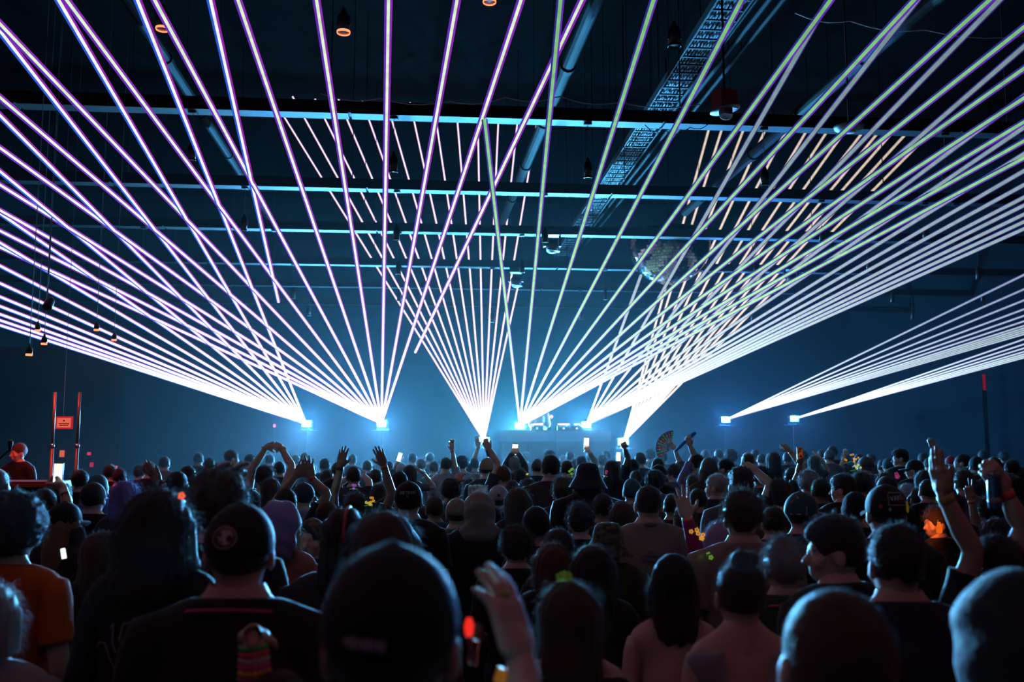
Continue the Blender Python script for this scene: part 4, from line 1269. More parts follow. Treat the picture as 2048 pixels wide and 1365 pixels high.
P(377, 930, 34, 'short', 'black', 'black')
P(464, 899, 24, 'short', 'brown', 'grey', hy=-60)
P(420, 915, 22, 'short', 'dark', 'charcoal'); P(500, 908, 22, 'short', 'dark', 'grey'); P(592, 909, 20, 'messy', 'brown', 'charcoal')
P(650, 916, 22, 'short', 'dark', 'navy'); P(560, 922, 24, 'short', 'black', 'black'); P(622, 925, 24, 'long', 'dark', 'charcoal', b='f')
P(676, 924, 24, 'cap' and 'short', 'black', 'black', hat='cap', hatc='grey'); P(735, 920, 20, 'short', 'brown', 'charcoal'); P(778, 922, 20, 'short', 'black', 'grey')
P(800, 943, 34, 'short', 'black', 'black', hat='beanie', hatc='black')
P(820, 929, 32, 'long', 'dark', 'grey', b='f', label='long-haired person raising a bent arm behind the DIE TRYIN cap', arms={'R': A((868, 975, 0), (848, 948, 0), (838, 938, 0.05), 'relax', (-1, 0.4, 0))})
P(803, 926, 21, 'short', 'grey', 'grey', hat='cap', hatc='white'); P(843, 916, 23, 'messy', 'redbrown', 'charcoal'); P(868, 922, 21, 'short', 'brown', 'grey')
P(892, 914, 24, 'short', 'brown', 'pale', label='person raising a glinting glass left of the pink laser fan', arms={'R': A((908, 925, 0), (904, 902, 0), (904, 892, 0), 'grip', (-0.4, 1, 0), 'red')})
P(924, 910, 29, 'curly', 'black', 'pale', label='curly black head with a pale collar below the pink laser fan')
P(949, 916, 21, 'short', 'dark', 'charcoal', label='short-haired person with one arm straight up left of the pale cap', arms={'L': A((956, 905, 0), (957, 893, 0), (955, 885, 0), 'open')})
P(974, 916, 31, 'short', 'black', 'navy', hat='cap', hatc='tan', label='tan cap in the middle distance below the pink laser fan')
P(1007, 930, 33, 'short', 'redbrown', 'charcoal', label='red-rimmed head holding up a dark folded fan', arms={'L': A((998, 924, 0), (979, 900, 0), (973, 890, 0), 'grip', (0.3, 1, 0))})
P(1041, 935, 31, 'bob', 'black', 'charcoal', b='f')
P(1002, 955, 27, 'short', 'black', 'black', hat='snap', hatc='charcoal'); P(1025, 960, 27, 'buzz', 'dark', 'grey')
P(997, 970, 43, 'short', 'dark', 'charcoal', hat='cap', hatc='white', label='white cap with a small square mark on the back')
P(902, 954, 46, 'curly', 'dark', 'teal', skin=1, label='dark curly head behind a raised bent fist', arms={'L': A((884, 1028, -0.05), (913, 966, 0), (922, 946, 0.05), 'claw', (0.5, 1, 0.3))})
P(939, 955, 28, 'short', 'black', 'navy'); P(953, 946, 23, 'curly', 'grey', 'grey')
P(959, 983, 62, 'short', 'dark', 'black', hat='hood', hatc='beige', sk='long', label='beige hood seen from behind above a black jacket')
P(906, 1013, 44, 'bob', 'grey', 'teal', b='f', label='grey shoulder-length hair left of the beige hood')
P(914, 996, 33, 'short', 'brown', 'teal', hat='cap', hatc='tan')
P(1036, 974, 62, 'long', 'brown', 'black', b='f', label='long brown hair left of the big crew-cut man')
P(1057, 955, 36, 'long', 'black', 'black', b='f')
P(1028, 913, 25, 'short', 'grey', 'charcoal', label='person filming with both hands under the left end of the DJ booth', sk='long',
  arms={'L': A((1012, 930, 0), (1024, 908, 0.15), (1030, 899, 0.2), 'grip', (0.3, 1, 0)), 'R': A((1048, 930, 0), (1037, 908, 0.15), (1031, 899, 0.2), 'grip', (-0.3, 1, 0))})
P(1101, 908, 40, 'short', 'black', 'charcoal', b='b', hy=10, label='tall man in glasses standing out before the DJ booth')
P(1099, 898, 27, 'messy', 'dark', 'grey'); P(1075, 918, 24, 'short', 'dark', 'navy', hat='cap', hatc='grey'); P(1127, 911, 21, 'curly', 'grey', 'charcoal'); P(1134, 920, 27, 'short', 'dark', 'navy')
P(1163, 911, 22, 'short', 'dark', 'beige', sk='long', label='person holding a phone high above the bucket hat', arms={'R': A((1190, 925, 0), (1178, 905, 0), (1174, 897, 0.05), 'grip', (-0.3, 1, 0))})
P(1175, 926, 58, 'bob', 'dark', 'black', hat='bucket', hatc='navy', sk='long', b='b', label='blue-black bucket hat in the middle of the crowd')
P(1224, 920, 38, 'long', 'dark', 'navy', b='f', label='very long straight dark hair right of the bucket hat')
P(1211, 900, 22, 'messy', 'black', 'charcoal'); P(1204, 909, 22, 'curly', 'brown', 'grey'); P(1150, 917, 21, 'short', 'brown', 'charcoal'); P(1238, 908, 20, 'long', 'brown', 'grey', b='f')
P(1265, 917, 27, 'short', 'black', 'navy', skin=3, label='short black head holding a lit phone below the tan laser fan', arms={'L': A((1257, 915, 0), (1249, 897, 0), (1247, 889, 0.05), 'grip', (0.3, 1, 0))})
P(1280, 904, 24, 'short', 'brown', 'charcoal'); P(1271, 940, 25, 'short', 'brown', 'grey'); P(1300, 897, 23, 'curly', 'black', 'grey')
P(1263, 957, 37, 'short', 'dark', 'navy', hat='beanie', hatc='teal', label='round teal beanie in the middle of the crowd')
BIGM = P(1125, 949, 51, 'messy', 'brown', 'navy', b='b', label='big man with swept-back hair and flower necklace')
P(1072, 1012, 58, 'short', 'black', 'black', hat='beanie', hatc='black', b='f')
P(1117, 1052, 60, 'short', 'black', 'black', b='f')
UFO = P(1296, 970, 53, 'buzz', 'black', 'beige', b='b', sk='long', label='crew-cut man in beige shirt printed with a flying saucer')
P(1215, 1045, 66, 'short', 'dark', 'olive', hat='bucket', hatc='camo', label='camouflage bucket hat left of the flying saucer shirt')
P(1033, 1044, 88, 'curly', 'dark', 'black', label='dark curly head in front of the long brown hair')
P(1308, 938, 42, 'curly', 'black', 'grey'); P(1331, 937, 31, 'long', 'black', 'navy', b='f', skin=2); P(1287, 930, 24, 'messy', 'silver', 'grey')
P(1315, 915, 26, 'short', 'dark', 'navy'); P(1317, 929, 30, 'short', 'black', 'black', hat='snap', hatc='black')
P(1348, 926, 33, 'curly', 'brown', 'grey', hy=50, label='curly brown head in profile below the painted hand fan')
P(1363, 921, 25, 'short', 'black', 'black', label='person waving the open painted hand fan', arms={'L': A((1362, 915, 0), (1350, 899, 0), (1344, 892, 0.03), 'grip', (0.3, 1, 0))})
P(1392, 907, 29, 'short', 'black', 'lavender', hy=45, label='person lifting a closed blue fan overhead', arms={'L': A((1390, 908, 0), (1380, 892, 0), (1378, 884, 0), 'grip', (0.3, 1, 0))})
P(1417, 915, 34, 'longwave', 'brown', 'olive', hat='beanie', hatc='grey', label='grey beanie over long wavy hair')
P(1427, 912, 20, 'short', 'brown', 'grey'); P(1450, 916, 30, 'short', 'black', 'black', hy=60); P(1461, 897, 27, 'curly', 'dark', 'charcoal'); P(1495, 907, 26, 'balding', 'brown', 'navy')
P(1523, 908, 18, 'short', 'black', 'black', hat='cap', hatc='charcoal'); P(1546, 903, 33, 'long', 'dark', 'black', b='f')
P(1386, 948, 30, 'short', 'brown', 'charcoal'); P(1432, 946, 39, 'short', 'silver', 'charcoal', hy=60, label='short silver hair turned left in the middle of the crowd')
P(1481, 930, 50, 'fringe', 'dark', 'grey', b='b', label='shaved sides with curls on top right of the silver hair')
BROWNM = P(1482, 968, 90, 'messy', 'brown', 'beige', label='large brown messy head above a beige shirt', b='b')
P(1420, 995, 42, 'messy', 'dark', 'charcoal', hy=50); P(1395, 975, 34, 'short', 'dark', 'black')
P(1441, 1040, 48, 'bob', 'lilac', 'magenta', sk='long', b='f', label='lilac-haired person raising a red-lit hand in a magenta sleeve',
  arms={'L': A((1391, 1100, -0.1), (1374, 1036, -0.1), (1358, 970, -0.1), 'spread', (0, 1, 0), 'orange')})
P(1583, 933, 37, 'messy', 'black', 'black', label='person pointing a finger at the stage, orange wristband', arms={'R': A((1608, 940, 0), (1580, 903, 0), (1559, 881, 0), 'point', (-0.8, 0.6, 0), 'orange')})
P(1558, 955, 60, 'curly', 'dark', 'black', label='large curly head with light in its curls and one bent arm', arms={'L': A((1540, 972, 0), (1507, 938, 0.1), (1496, 931, 0.15), 'claw', (0, 0.3, -1))})
P(1616, 938, 45, 'curly', 'grey', 'black', label='grey curly head in the right middle distance')
P(1627, 910, 28, 'long', 'brown', 'charcoal', b='f', label='long-haired person shading their eyes with a raised forearm', arms={'R': A((1656, 942, 0), (1641, 918, 0), (1632, 908, 0.05), 'flat', (0, 0.2, -1))})
P(1658, 900, 20, 'short', 'brown', 'grey', hat='cap', hatc='grey'); P(1664, 892, 20, 'short', 'dark', 'black', hat='cap', hatc='black'); P(1642, 899, 18, 'short', 'dark', 'charcoal')
P(1717, 907, 20, 'short', 'black', 'charcoal', label='person lifting a hand beside the glowing orange flowers', arms={'L': A((1682, 935, 0), (1689, 914, 0), (1692, 898, 0), 'claw', (0, 1, 0))})
P(1730, 913, 27, 'short', 'grey', 'charcoal', hat='cap', hatc='grey', hy=30); P(1741, 906, 18, 'short', 'dark', 'black'); P(1765, 918, 22, 'short', 'black', 'black')
P(1685, 944, 46, 'side', 'dark', 'black', hy=55, label='dark swept hair turned left in front of the orange flowers'); P(1720, 940, 44, 'messy', 'dark', 'black')
P(1800, 896, 26, 'fringe', 'black', 'navy', hy=75, label='dark profile standing out against black at the right'); P(1776, 916, 22, 'short', 'dark', 'black', hat='cap', hatc='teal')
TRUCKER = P(1603, 983, 60, 'buzz', 'dark', 'black', hat='cap', hatc='teal', hy=-50, label='teal and white mesh cap turned sideways')
P(1708, 983, 52, 'short', 'dark', 'black', hat='beanie', hatc='black'); P(1770, 943, 44, 'long', 'redbrown', 'black', b='f'); P(1772, 952, 36, 'short', 'black', 'black', hat='cap', hatc='charcoal')
VANS = P(1770, 968, 76, 'buzz', 'black', 'black', hat='cap', label='black cap with a VANS patch and yellow badge')
P(1812, 966, 38, 'long', 'silver', 'charcoal', b='f', label='long silver hair right of the VANS cap'); P(1836, 973, 34, 'short', 'dark', 'black')
P(1847, 939, 42, 'long', 'dark', 'black', b='f'); P(1855, 958, 34, 'buzz', 'dark', 'black'); P(1893, 928, 38, 'curly', 'grey', 'black', label='grey frizzy head under the raised fist', arms={'L': A((1880, 924, 0), (1866, 896, 0), (1863, 886, 0), 'fist')})
P(1926, 934, 46, 'messy', 'brown', 'lavender', label='frizzy brown head behind the peace sign'); P(1828, 919, 28, 'short', 'dark', 'black', hat='cap', hatc='black', hy=50)
P(1901, 912, 22, 'short', 'dark', 'black', hat='cap', hatc='red', label='small red cap far right in the crowd'); P(1924, 908, 26, 'buzz', 'dark', 'charcoal', hy=60); P(1857, 915, 20, 'short', 'black', 'magenta')
P(1952, 913, 28, 'short', 'dark', 'black', hat='cap', hatc='black'); P(1986, 914, 28, 'short', 'dark', 'black', hat='cap', hatc='charcoal'); P(2022, 918, 28, 'short', 'dark', 'black'); P(2040, 932, 32, 'messy', 'dark', 'black')
FACE = P(1872, 1006, 56, 'messy', 'dark', 'black', hy=70, by=30, label='man in profile with his cheek lit glowing orange')
P(1975, 988, 52, 'messy', 'dark', 'lavender', skin=1, label='lavender shirt with one hand making a peace sign', arms={'L': A((1955, 1062, -0.05), (1942, 1000, -0.05), (1932, 948, -0.05), 'peace', (0.2, 1, 0), 'orange')})
P(2072, 1010, 90, 'short', 'dark', 'black', skin=1, d=3.5, label='person beyond the right edge holding up a blue can', arms={'L': A((2046, 1060, -0.05), (2010, 985, -0.05), (1990, 955, -0.05), 'grip', (0.2, 1, 0), 'red')})
P(1988, 1062, 86, 'short', 'black', 'black', skin=1, d=3.3, label='dark-haired person with a tall bare arm raised at the right', arms={'L': A((1945, 1105, -0.05), (1888, 990, -0.05), (1874, 936, -0.05), 'flat', (1, 0.3, 0), 'gold')})
# ---- people the gaps show behind the far rows
for px, yt, w, h_, hc_, s_ in [(300, 922, 26, 'short', 'black', 'black'), (330, 912, 22, 'short', 'dark', 'grey'), (280, 928, 26, 'messy', 'dark', 'charcoal'), (398, 905, 20, 'short', 'black', 'charcoal'),
        (440, 925, 26, 'long', 'dark', 'black'), (478, 930, 28, 'short', 'black', 'navy'), (492, 942, 34, 'short', 'dark', 'charcoal'), (240, 935, 28, 'short', 'black', 'charcoal'),
        (125, 962, 42, 'short', 'black', 'maroon'), (92, 975, 44, 'short', 'dark', 'black'), (62, 985, 46, 'long', 'dark', 'maroon'), (222, 928, 26, 'short', 'dark', 'black'),
        (540, 908, 18, 'short', 'dark', 'charcoal'), (610, 905, 18, 'short', 'brown', 'grey'), (705, 908, 18, 'short', 'dark', 'charcoal'), (760, 907, 18, 'long', 'dark', 'grey'),
        (825, 906, 18, 'short', 'black', 'charcoal'), (860, 905, 18, 'short', 'brown', 'navy'), (985, 903, 18, 'short', 'dark', 'grey'), (1052, 903, 19, 'messy', 'brown', 'charcoal'),
        (1140, 902, 18, 'short', 'dark', 'grey'), (1180, 903, 18, 'short', 'black', 'navy'), (1325, 903, 19, 'short', 'dark', 'charcoal'), (1410, 900, 19, 'long', 'dark', 'grey'),
        (1437, 898, 18, 'short', 'black', 'charcoal'), (1510, 898, 18, 'short', 'dark', 'charcoal'), (1575, 903, 20, 'short', 'dark', 'black'), (1605, 900, 20, 'short', 'black', 'charcoal'),
        (1690, 905, 20, 'messy', 'dark', 'black'), (1845, 905, 20, 'short', 'black', 'charcoal'), (1875, 903, 18, 'short', 'dark', 'black'), (1965, 900, 20, 'short', 'black', 'black'),
        (2005, 902, 20, 'messy', 'dark', 'charcoal'), (1640, 955, 38, 'short', 'black', 'black'), (1660, 985, 46, 'long', 'dark', 'black'), (1545, 1010, 50, 'short', 'dark', 'charcoal'),
        (1370, 1005, 44, 'short', 'brown', 'navy'), (1205, 985, 44, 'short', 'dark', 'charcoal'), (1160, 1000, 46, 'messy', 'black', 'black'), (870, 990, 40, 'short', 'brown', 'teal'),
        (845, 1010, 46, 'long', 'dark', 'navy'), (620, 985, 40, 'short', 'black', 'black'), (500, 975, 46, 'short', 'black', 'black'), (1905, 985, 44, 'short', 'black', 'black'), (1950, 960, 40, 'long', 'dark', 'black'),
        (2010, 945, 40, 'short', 'dark', 'black'), (1520, 930, 34, 'short', 'black', 'charcoal'), (1245, 1000, 46, 'long', 'brown', 'black'), (985, 1010, 44, 'short', 'black', 'charcoal'), (1345, 985, 40, 'short', 'black', 'black')]:
    P(px, yt, w, h_, hc_, s_, b='f' if h_ == 'long' else 'm', skin=random.choice([0, 0, 1, 1, 2]))
# the owner of the big blurred hand stands just right of the camera
P(1464, 1590, 300, 'short', 'dark', 'black', d=1.05, skin=0, b='f', label='big blurred raised hand with a ring in front of the black cap', arms={'L': A((1092, 1690, 0.20), (1042, 1322, 0.40), (985, 1120, 0.44), 'wave', (-0.75, 0.6, 0.1))})
# forearm stacked with bracelets, bottom left
P(560, 1330, 120, 'short', 'dark', 'black', d=2.1, b='f', skin=0, label='red-lit forearm stacked with bright bracelets at the lower left', arms={'L': A((512, 1420, 0.0), (506, 1272, 0.0), (504, 1275, 0.20), 'relax', (0, 0.1, -1))})

# the disc jockey and the bartender
DJ = P(1079, 806, 20, 'short', 'dark', 'tan', d=26.75, floor=1.35, b='b', sk='long', label='disc jockey in a loose tan shirt leaning over the decks', group='people working')
BARMAN = P(38, 885, 30, 'short', 'redbrown', 'black', d=11.9, floor=0.22, hy=-15, by=165, skin=0, label='smiling bartender lit bright red behind the bar', group='people working')

# ------------------------------------------------------------------ resolve sizes and depths
def hat_mesh(e):
    if e['hat'] == 'bucket': return m_bucket()
    return m_hair(e['hat']) if e['hat'] else None
def dims(me):
    def make():
        n = len(me.vertices); c = np.empty(n * 3); me.vertices.foreach_get('co', c); c = c.reshape(-1, 3)
        up = c[c[:, 2] > 1.60]
        return np.percentile(c[:, 2], 99.7), np.percentile(up[:, 0], 99) - np.percentile(up[:, 0], 1)
    return cached(('dims', me.name), make)
for e in PEOPLE:
    hm = m_hair(e['hair']); zt, wd = dims(hm)
    if e['hat']:
        z2, w2 = dims(hat_mesh(e)); zt = max(zt if e['hair'] == 'bun' and e['hat'] != 'hood' else 0, z2); wd = max(w2, 0.17)
    e['zt'] = zt
    d = e['d'] or wd * F / e['w']
    for _ in range(6):
        s = pt(e['px'], e['yt'], d).z / zt
        if e['d']: break
        if s < 0.86: d = (CAM.z - 0.86 * zt) / (CAM.z - pt(e['px'], e['yt'], 1.0).z); continue
        if s > 1.12 and e['yt'] > 893: s = 1.12
        d2 = wd * s * F / e['w']
        if abs(d2 - d) < 0.01: break
        d = d2
    e['dd'] = d = d if e['d'] else min(d, 21.8)
    e['s'] = min(max((pt(e['px'], e['yt'], d).z - e['floor']) / zt, 0.80), 1.14)
def xy(e):
    q = pt(e['px'], e['yt'], e['dd']); return q.x, q.y
for it in range(60):                     # ease apart people who stand inside each other, along their sight lines
    moved = 0
    for i, a in enumerate(PEOPLE):
        for b_ in PEOPLE[i + 1:]:
            if a['d'] or b_['d']: continue
            xa, ya = xy(a); xb, yb = xy(b_)
            lim = 0.40 if max(a['dd'], b_['dd']) > 4 else 0.42
            if abs(ya - yb) < lim and math.hypot(xa - xb, ya - yb) < lim:
                far, near = (a, b_) if ya >= yb else (b_, a)
                far['dd'] = min(far['dd'] * 1.012 + 0.01, 21.9); near['dd'] *= 0.99
                moved += 1
    if not moved: break
for e in PEOPLE:
    e['s'] = min(max((pt(e['px'], e['yt'], e['dd']).z - e['floor']) / e['zt'], 0.78), 1.16)

# ------------------------------------------------------------------ build
BANDC = {'red': (0.75, 0.08, 0.05), 'orange': (0.9, 0.22, 0.04), 'black': (0.01, 0.01, 0.01), 'dark': (0.06, 0.03, 0.03), 'gold': (0.5, 0.4, 0.12)}
def ring(c, d, r, w, n=14):
    c = np.array(c); d = nz(d)
    return loft([c - d * w / 2, c, c + d * w / 2], [r * 0.98, r, r * 0.98], n, 1)
def build(e):
    s = e['s']; by = math.radians(e['by']); b = e['b']
    pos = pt(e['px'], e['yt'], e['dd'])
    root = thing(e['name'], e['label'], 'person', (pos.x, pos.y, e['floor']), e.get('group', 'people in the crowd'), by)
    root.scale = (s, s, s)
    hy = math.radians(e['hy']) - 0.0
    inv = Matrix.Rotation(-by, 3, 'Z')
    def loc(q):                           # (px, py, dd) -> local body frame
        w_ = pt(q[0], q[1], e['dd'] + q[2]) - Vector((pos.x, pos.y, e['floor']))
        return np.array(inv @ w_) / s
    arms = {}
    for side in 'LR':
        if side in e['arms']:
            a = e['arms'][side]
            E, Wr, Tp = loc(a['e']), loc(a['w']), loc(a['t'])
            S = shoulder(b, side)
            # keep human arm lengths: pull the elbow in when the sketch puts it too far off
            if np.linalg.norm(E - S) > 0.36: E = S + nz(E - S) * 0.36
            if np.linalg.norm(Wr - E) > 0.36 and e['d'] is None: E = Wr + nz(E - Wr) * 0.36
            palm = np.array(inv @ Vector(a['palm']))
            arms[side] = (E, Wr, nz(Tp - Wr), palm, a['pose'])
    key = (b, round(hy, 2), None if arms else int(e['px']) % 2)
    var = int(e['px']) % 2
    def geo(side): return arms.get(side) or rest_arm(b, side, var)
    skinned = e['sk'] == 'none'
    def mk_body():
        return to_mesh('body', join(g_trunk(b), rotz(g_head(), hy), g_arm(b, 'L', *geo('L')), g_arm(b, 'R', *geo('R'))))
    def mk_shirt():
        parts = [g_shirt(b, e['sk'] if e['sk'] in ('tank', 'tube') else 'tee')]
        if e['sk'] in ('short', 'long'):
            for sd in 'LR':
                g = geo(sd); parts.append(g_sleeve(b, sd, g[0], g[1], e['sk']))
        return to_mesh('shirt', join(*parts))
    if arms:
        bm, sm = mk_body(), mk_shirt()
    else:
        bm = cached(('mb',) + key, mk_body); sm = cached(('ms', b, e['sk'], var), mk_shirt)
    e['body'] = obj('body', bm, SKIN[e['skin']], root)
    shm = cloth_mat(e['shirt']) if e['shirt'] != 'camo' else camo_mat()
    e['shirt_o'] = obj('jacket' if e['sk'] == 'long' else 'shirt', sm, shm, root)
    obj('trousers', cached(('mt', b), lambda: to_mesh('trousers', g_trousers(b))), cloth_mat(['black', 'navy', 'charcoal'][int(e['px']) % 3]), root)
    if not (e['hat'] in ('hood', 'slouch') and e['hair'] in ('buzz', 'short')):
        h = obj('hair', m_hair(e['hair'] if e['hat'] not in ('cap', 'snap', 'beanie', 'bucket') or e['hair'] in ('long', 'longwave', 'wavybob', 'bob', 'curly', 'bun', 'pony') else 'buzz'), hair_mat(e['hc']), root)
        h.rotation_euler[2] = hy
        if e['hat'] in ('cap', 'snap', 'beanie', 'bucket', 'slouch') and e['hair'] not in ('buzz', 'short', 'side'):
            h.scale = (0.94, 0.94, 1.0); h.location = (0, 0, -0.03)
        e['hair_o'] = h
    if e['hat']:
        hm = camo_mat() if e['hatc'] == 'camo' else cloth_mat(e['hatc'])
        nm = {'cap': 'cap', 'snap': 'cap', 'beanie': 'beanie', 'bucket': 'bucket_hat', 'hood': 'hood', 'slouch': 'slouch_hat'}[e['hat']]
        k = obj(nm, hat_mesh(e), hm, root); k.rotation_euler[2] = hy
        e['hat_o'] = k
        if e['hat'] in ('cap', 'snap'):
            br = obj('brim', m_brim(), hm, k)
            if e['hat'] == 'snap': br.rotation_euler[2] = math.pi
    for side in e['arms']:
        bd = e['arms'][side]['band']
        if bd:
            E, Wr = arms[side][0], arms[side][1]
            c = Wr * 0.93 + E * 0.07
            o = obj('wristband', to_mesh('wristband', ring(c, Wr - E, 0.032, 0.03)), mat('band_' + bd, BANDC[bd], 0.5), root)
    e['root'] = root; e['arm_geo'] = arms; e['pos'] = pos
    return root
for e in PEOPLE: build(e)

# ------------------------------------------------------------------ labels that single people out
HD = {'short': 'short %s hair', 'buzz': 'close-cropped %s hair', 'messy': 'messy %s hair', 'curly': 'curly %s hair', 'long': 'long %s hair', 'bob': '%s bobbed hair', 'side': 'swept %s hair', 'balding': 'thin %s hair',
      'longwave': 'long wavy %s hair', 'wavybob': 'wavy %s hair', 'fringe': '%s curls on top', 'bun': '%s hair in a bun', 'afro': '%s afro', 'braids': '%s braids', 'pony': '%s ponytail'}
HN = {'cap': 'a %s cap', 'snap': 'a backwards %s cap', 'beanie': 'a %s beanie', 'bucket': 'a %s bucket hat', 'hood': 'a %s hood', 'slouch': 'a %s hat'}
CN = {'dark': 'dark', 'redbrown': 'red-brown'}
ZONES = [(-9999, 'by the bar'), (245, 'left of all lasers'), (612, 'under the left lasers'), (800, 'left of the booth'), (990, 'before the booth'), (1235, 'right of the booth'), (1400, 'under the right lasers'), (1640, 'right of all lasers'), (1830, 'near the right edge')]
ORD = ['first', 'second', 'third', 'fourth', 'fifth', 'sixth', 'seventh', 'eighth', 'ninth', 'tenth']
pool = {}
for e in PEOPLE:
    if e['label']: continue
    if e['hat']: look = 'person in ' + HN[e['hat']] % e['hatc']
    else: look = 'person with ' + HD[e['hair']] % CN.get(e['hc'], e['hc'])
    z = [n for x, n in ZONES if e['px'] >= x][-1]
    row = 'near the stage' if e['dd'] > 13 else ('mid-crowd' if e['dd'] > 7 else 'close by')
    pool.setdefault((look, row, z), []).append(e)
for (look, row, z), es in pool.items():
    es.sort(key=lambda e: e['px'])
    for i, e in enumerate(es):
        t = '%s, %s, %s' % (look, row, z)
        if len(es) > 1: t += ', %s from left' % ORD[i]
        e['label'] = t; e['root']['label'] = t
# ------------------------------------------------------------------ platforms under the people who work
MB().box((0, 0, 0.15), (1.6, 0.9, 0.30)).build('riser', M_stage)
r_ = bpy.data.objects['riser']; r_.location = (DJ['pos'].x, DJ['pos'].y + 0.02, 1.05); tag(r_, 'low black riser under the disc jockey', kind='structure')
MB().box((0, 0, 0.11), (3.0, 1.0, 0.22)).build('bar_floor', M_floor)
r_ = bpy.data.objects['bar_floor']; r_.location = (BARMAN['pos'].x, 11.95, 0); tag(r_, 'raised floor behind the bar', kind='structure')
bl_ = thing('added_spot', 'small black lamp can added above the bar to light the bartender', 'added_spot', (BARMAN['pos'].x + 0.9, 10.6, 3.4))
MB().lathe((0, 0, 0.03), [(0.05, 0), (0.055, 0.01), (0.05, 0.12), (0.02, 0.16)], 14, Matrix.Rotation(-0.6, 3, 'X')).build('housing', M_can, bl_, True)
MB().tube([(0, 0, 0.15), (0, 0, ZC - 3.4)], 0.006, 6).build('rod', M_steel, bl_)
light('added_red_spot', 'SPOT', (BARMAN['pos'].x + 0.9, 10.6, 3.4), 130, (1.0, 0.05, 0.02), bl_, 0.04, 40, 0.6, (BARMAN['pos'].x, 11.9, 1.75))  # red spot added to light the bartender; its can is made up

# ------------------------------------------------------------------ print, badges and jewellery
def text_geo(s, size):
    c = bpy.data.curves.new('t', 'FONT'); c.body = s; c.size = size; c.align_x = 'CENTER'; c.align_y = 'CENTER'
    o = bpy.data.objects.new('t', c); COL.objects.link(o)
    me = bpy.data.meshes.new_from_object(o.evaluated_get(bpy.context.evaluated_depsgraph_get()))
    v = [tuple(q.co) for q in me.vertices]; f = [tuple(q.vertices) for q in me.polygons]
    bpy.data.objects.remove(o); bpy.data.meshes.remove(me)
    return v, f
def cap_point(u, z, off=0.0025):
    t = u / 0.098; k = math.sqrt(max(0.05, 1 - ((z - 1.666) / 0.101) ** 2))
    return (0.0875 * k * math.sin(t) * (1 + off / 0.09), -0.008 - (0.108 * k + off) * math.cos(t), z)
def on_cap(e, vf, z0, u0, name, m, rot=0.0):
    v, f = vf
    cr, sr = math.cos(rot), math.sin(rot)
    q = [cap_point(u0 + x * cr - y * sr, z0 + x * sr + y * cr) for x, y, *_ in v]
    mb = MB(); mb.add(q, f)
    o = mb.build(name, m, e['hat_o'])
    return o
def ring2(rx, ry, w, n=28, a0=0, a1=2 * math.pi):
    v, f = [], []
    for i in range(n + 1):
        a = a0 + (a1 - a0) * i / n
        v += [(rx * math.cos(a), ry * math.sin(a)), ((rx - w) * math.cos(a), (ry - w) * math.sin(a))]
    for i in range(n): f.append((2 * i, 2 * i + 2, 2 * i + 3, 2 * i + 1))
    return v, f
def disc2(cx, cy, rx, ry, n=18):
    return [(cx + rx * math.cos(2 * math.pi * i / n), cy + ry * math.sin(2 * math.pi * i / n)) for i in range(n)], [tuple(range(n))]
def back_y(b, x, z, off=0.02):
    lo, hi = -0.35, 0.0
    for _ in range(22):
        m_ = (lo + hi) / 2
        if float(f_torso((x, m_, z), b)) - 0.016 > 0: lo = m_
        else: hi = m_
    return lo - off + 0.012
def on_back(e, vf, z0, name, m, sx=1.0, x0=0.0):
    q = [(x0 + x * sx, back_y(e['b'], x0 + x * sx, z0 + y), z0 + y) for x, y, *_ in vf[0]]
    mb = MB(); mb.add(q, vf[1])
    return mb.build(name, m, e['shirt_o'])
def line2(pts, w):
    v, f = [], []
    for i in range(len(pts) - 1):
        a, b = np.array(pts[i]), np.array(pts[i + 1]); d = nz(np.append(b - a, 0))[:2]; n = np.array((-d[1], d[0])) * w / 2
        k = max(1, int(np.linalg.norm(b - a) / 0.02))
        for j in range(k):
            p, q = a + (b - a) * j / k, a + (b - a) * (j + 1) / k
            o = len(v); v += [tuple(p - n), tuple(q - n), tuple(q + n), tuple(p + n)]; f.append((o, o + 1, o + 2, o + 3))
    return v, f
M_print = mat('pale_print', (0.62, 0.62, 0.64), 0.6); M_dprint = mat('grey_print', (0.16, 0.15, 0.15), 0.6); M_soft = mat('soft_print', (0.65, 0.6, 0.65), 0.6)
# near black cap: small pale lettering too soft to read
v, f = [], []
for i in range(9):
    o = len(v); x = -0.026 + i * 0.0065; h = 0.0045 + 0.0015 * (i % 3)
    v += [(x, -h), (x + 0.0046, -h), (x + 0.0046, h), (x, h)]; f.append((o, o + 1, o + 2, o + 3))
on_cap(BIGCAP, (v, f), 1.664, -0.022, 'lettering', M_soft, -0.08)
byl = {e['label']: e for e in PEOPLE}
DIE = [e for e in PEOPLE if 'DIE TRYIN' in e['label'] and e['hat'] == 'cap'][0]
on_cap(DIE, text_geo('DIE TRYIN', 0.026), 1.700, 0.008, 'lettering', M_print)
on_cap(DIE, text_geo('A', 0.018), 1.680, 0.006, 'small_mark', M_soft)
on_cap(VANS, text_geo('VANS', 0.030), 1.712, 0.012, 'lettering', M_print, 0.10)
on_cap(VANS, line2([(-0.046, -0.026), (0.046, -0.026), (0.046, 0.026), (-0.046, 0.026), (-0.046, -0.026)], 0.0016), 1.709, 0.012, 'patch_border', M_soft)
on_cap(VANS, disc2(0, 0, 0.017, 0.020), 1.668, 0.072, 'yellow_badge', mat('yellow_enamel', (0.75, 0.55, 0.02), 0.4, emit=(0.7, 0.5, 0.02), estr=0.06))
on_cap(VANS, disc2(0.002, 0.018, 0.011, 0.010), 1.672, 0.070, 'yellow_badge', mat('yellow_enamel'))
on_cap(VANS, disc2(0, 0, 0.008, 0.008), 1.676, -0.070, 'red_pin', mat('red_enamel', (0.7, 0.02, 0.08), 0.4))
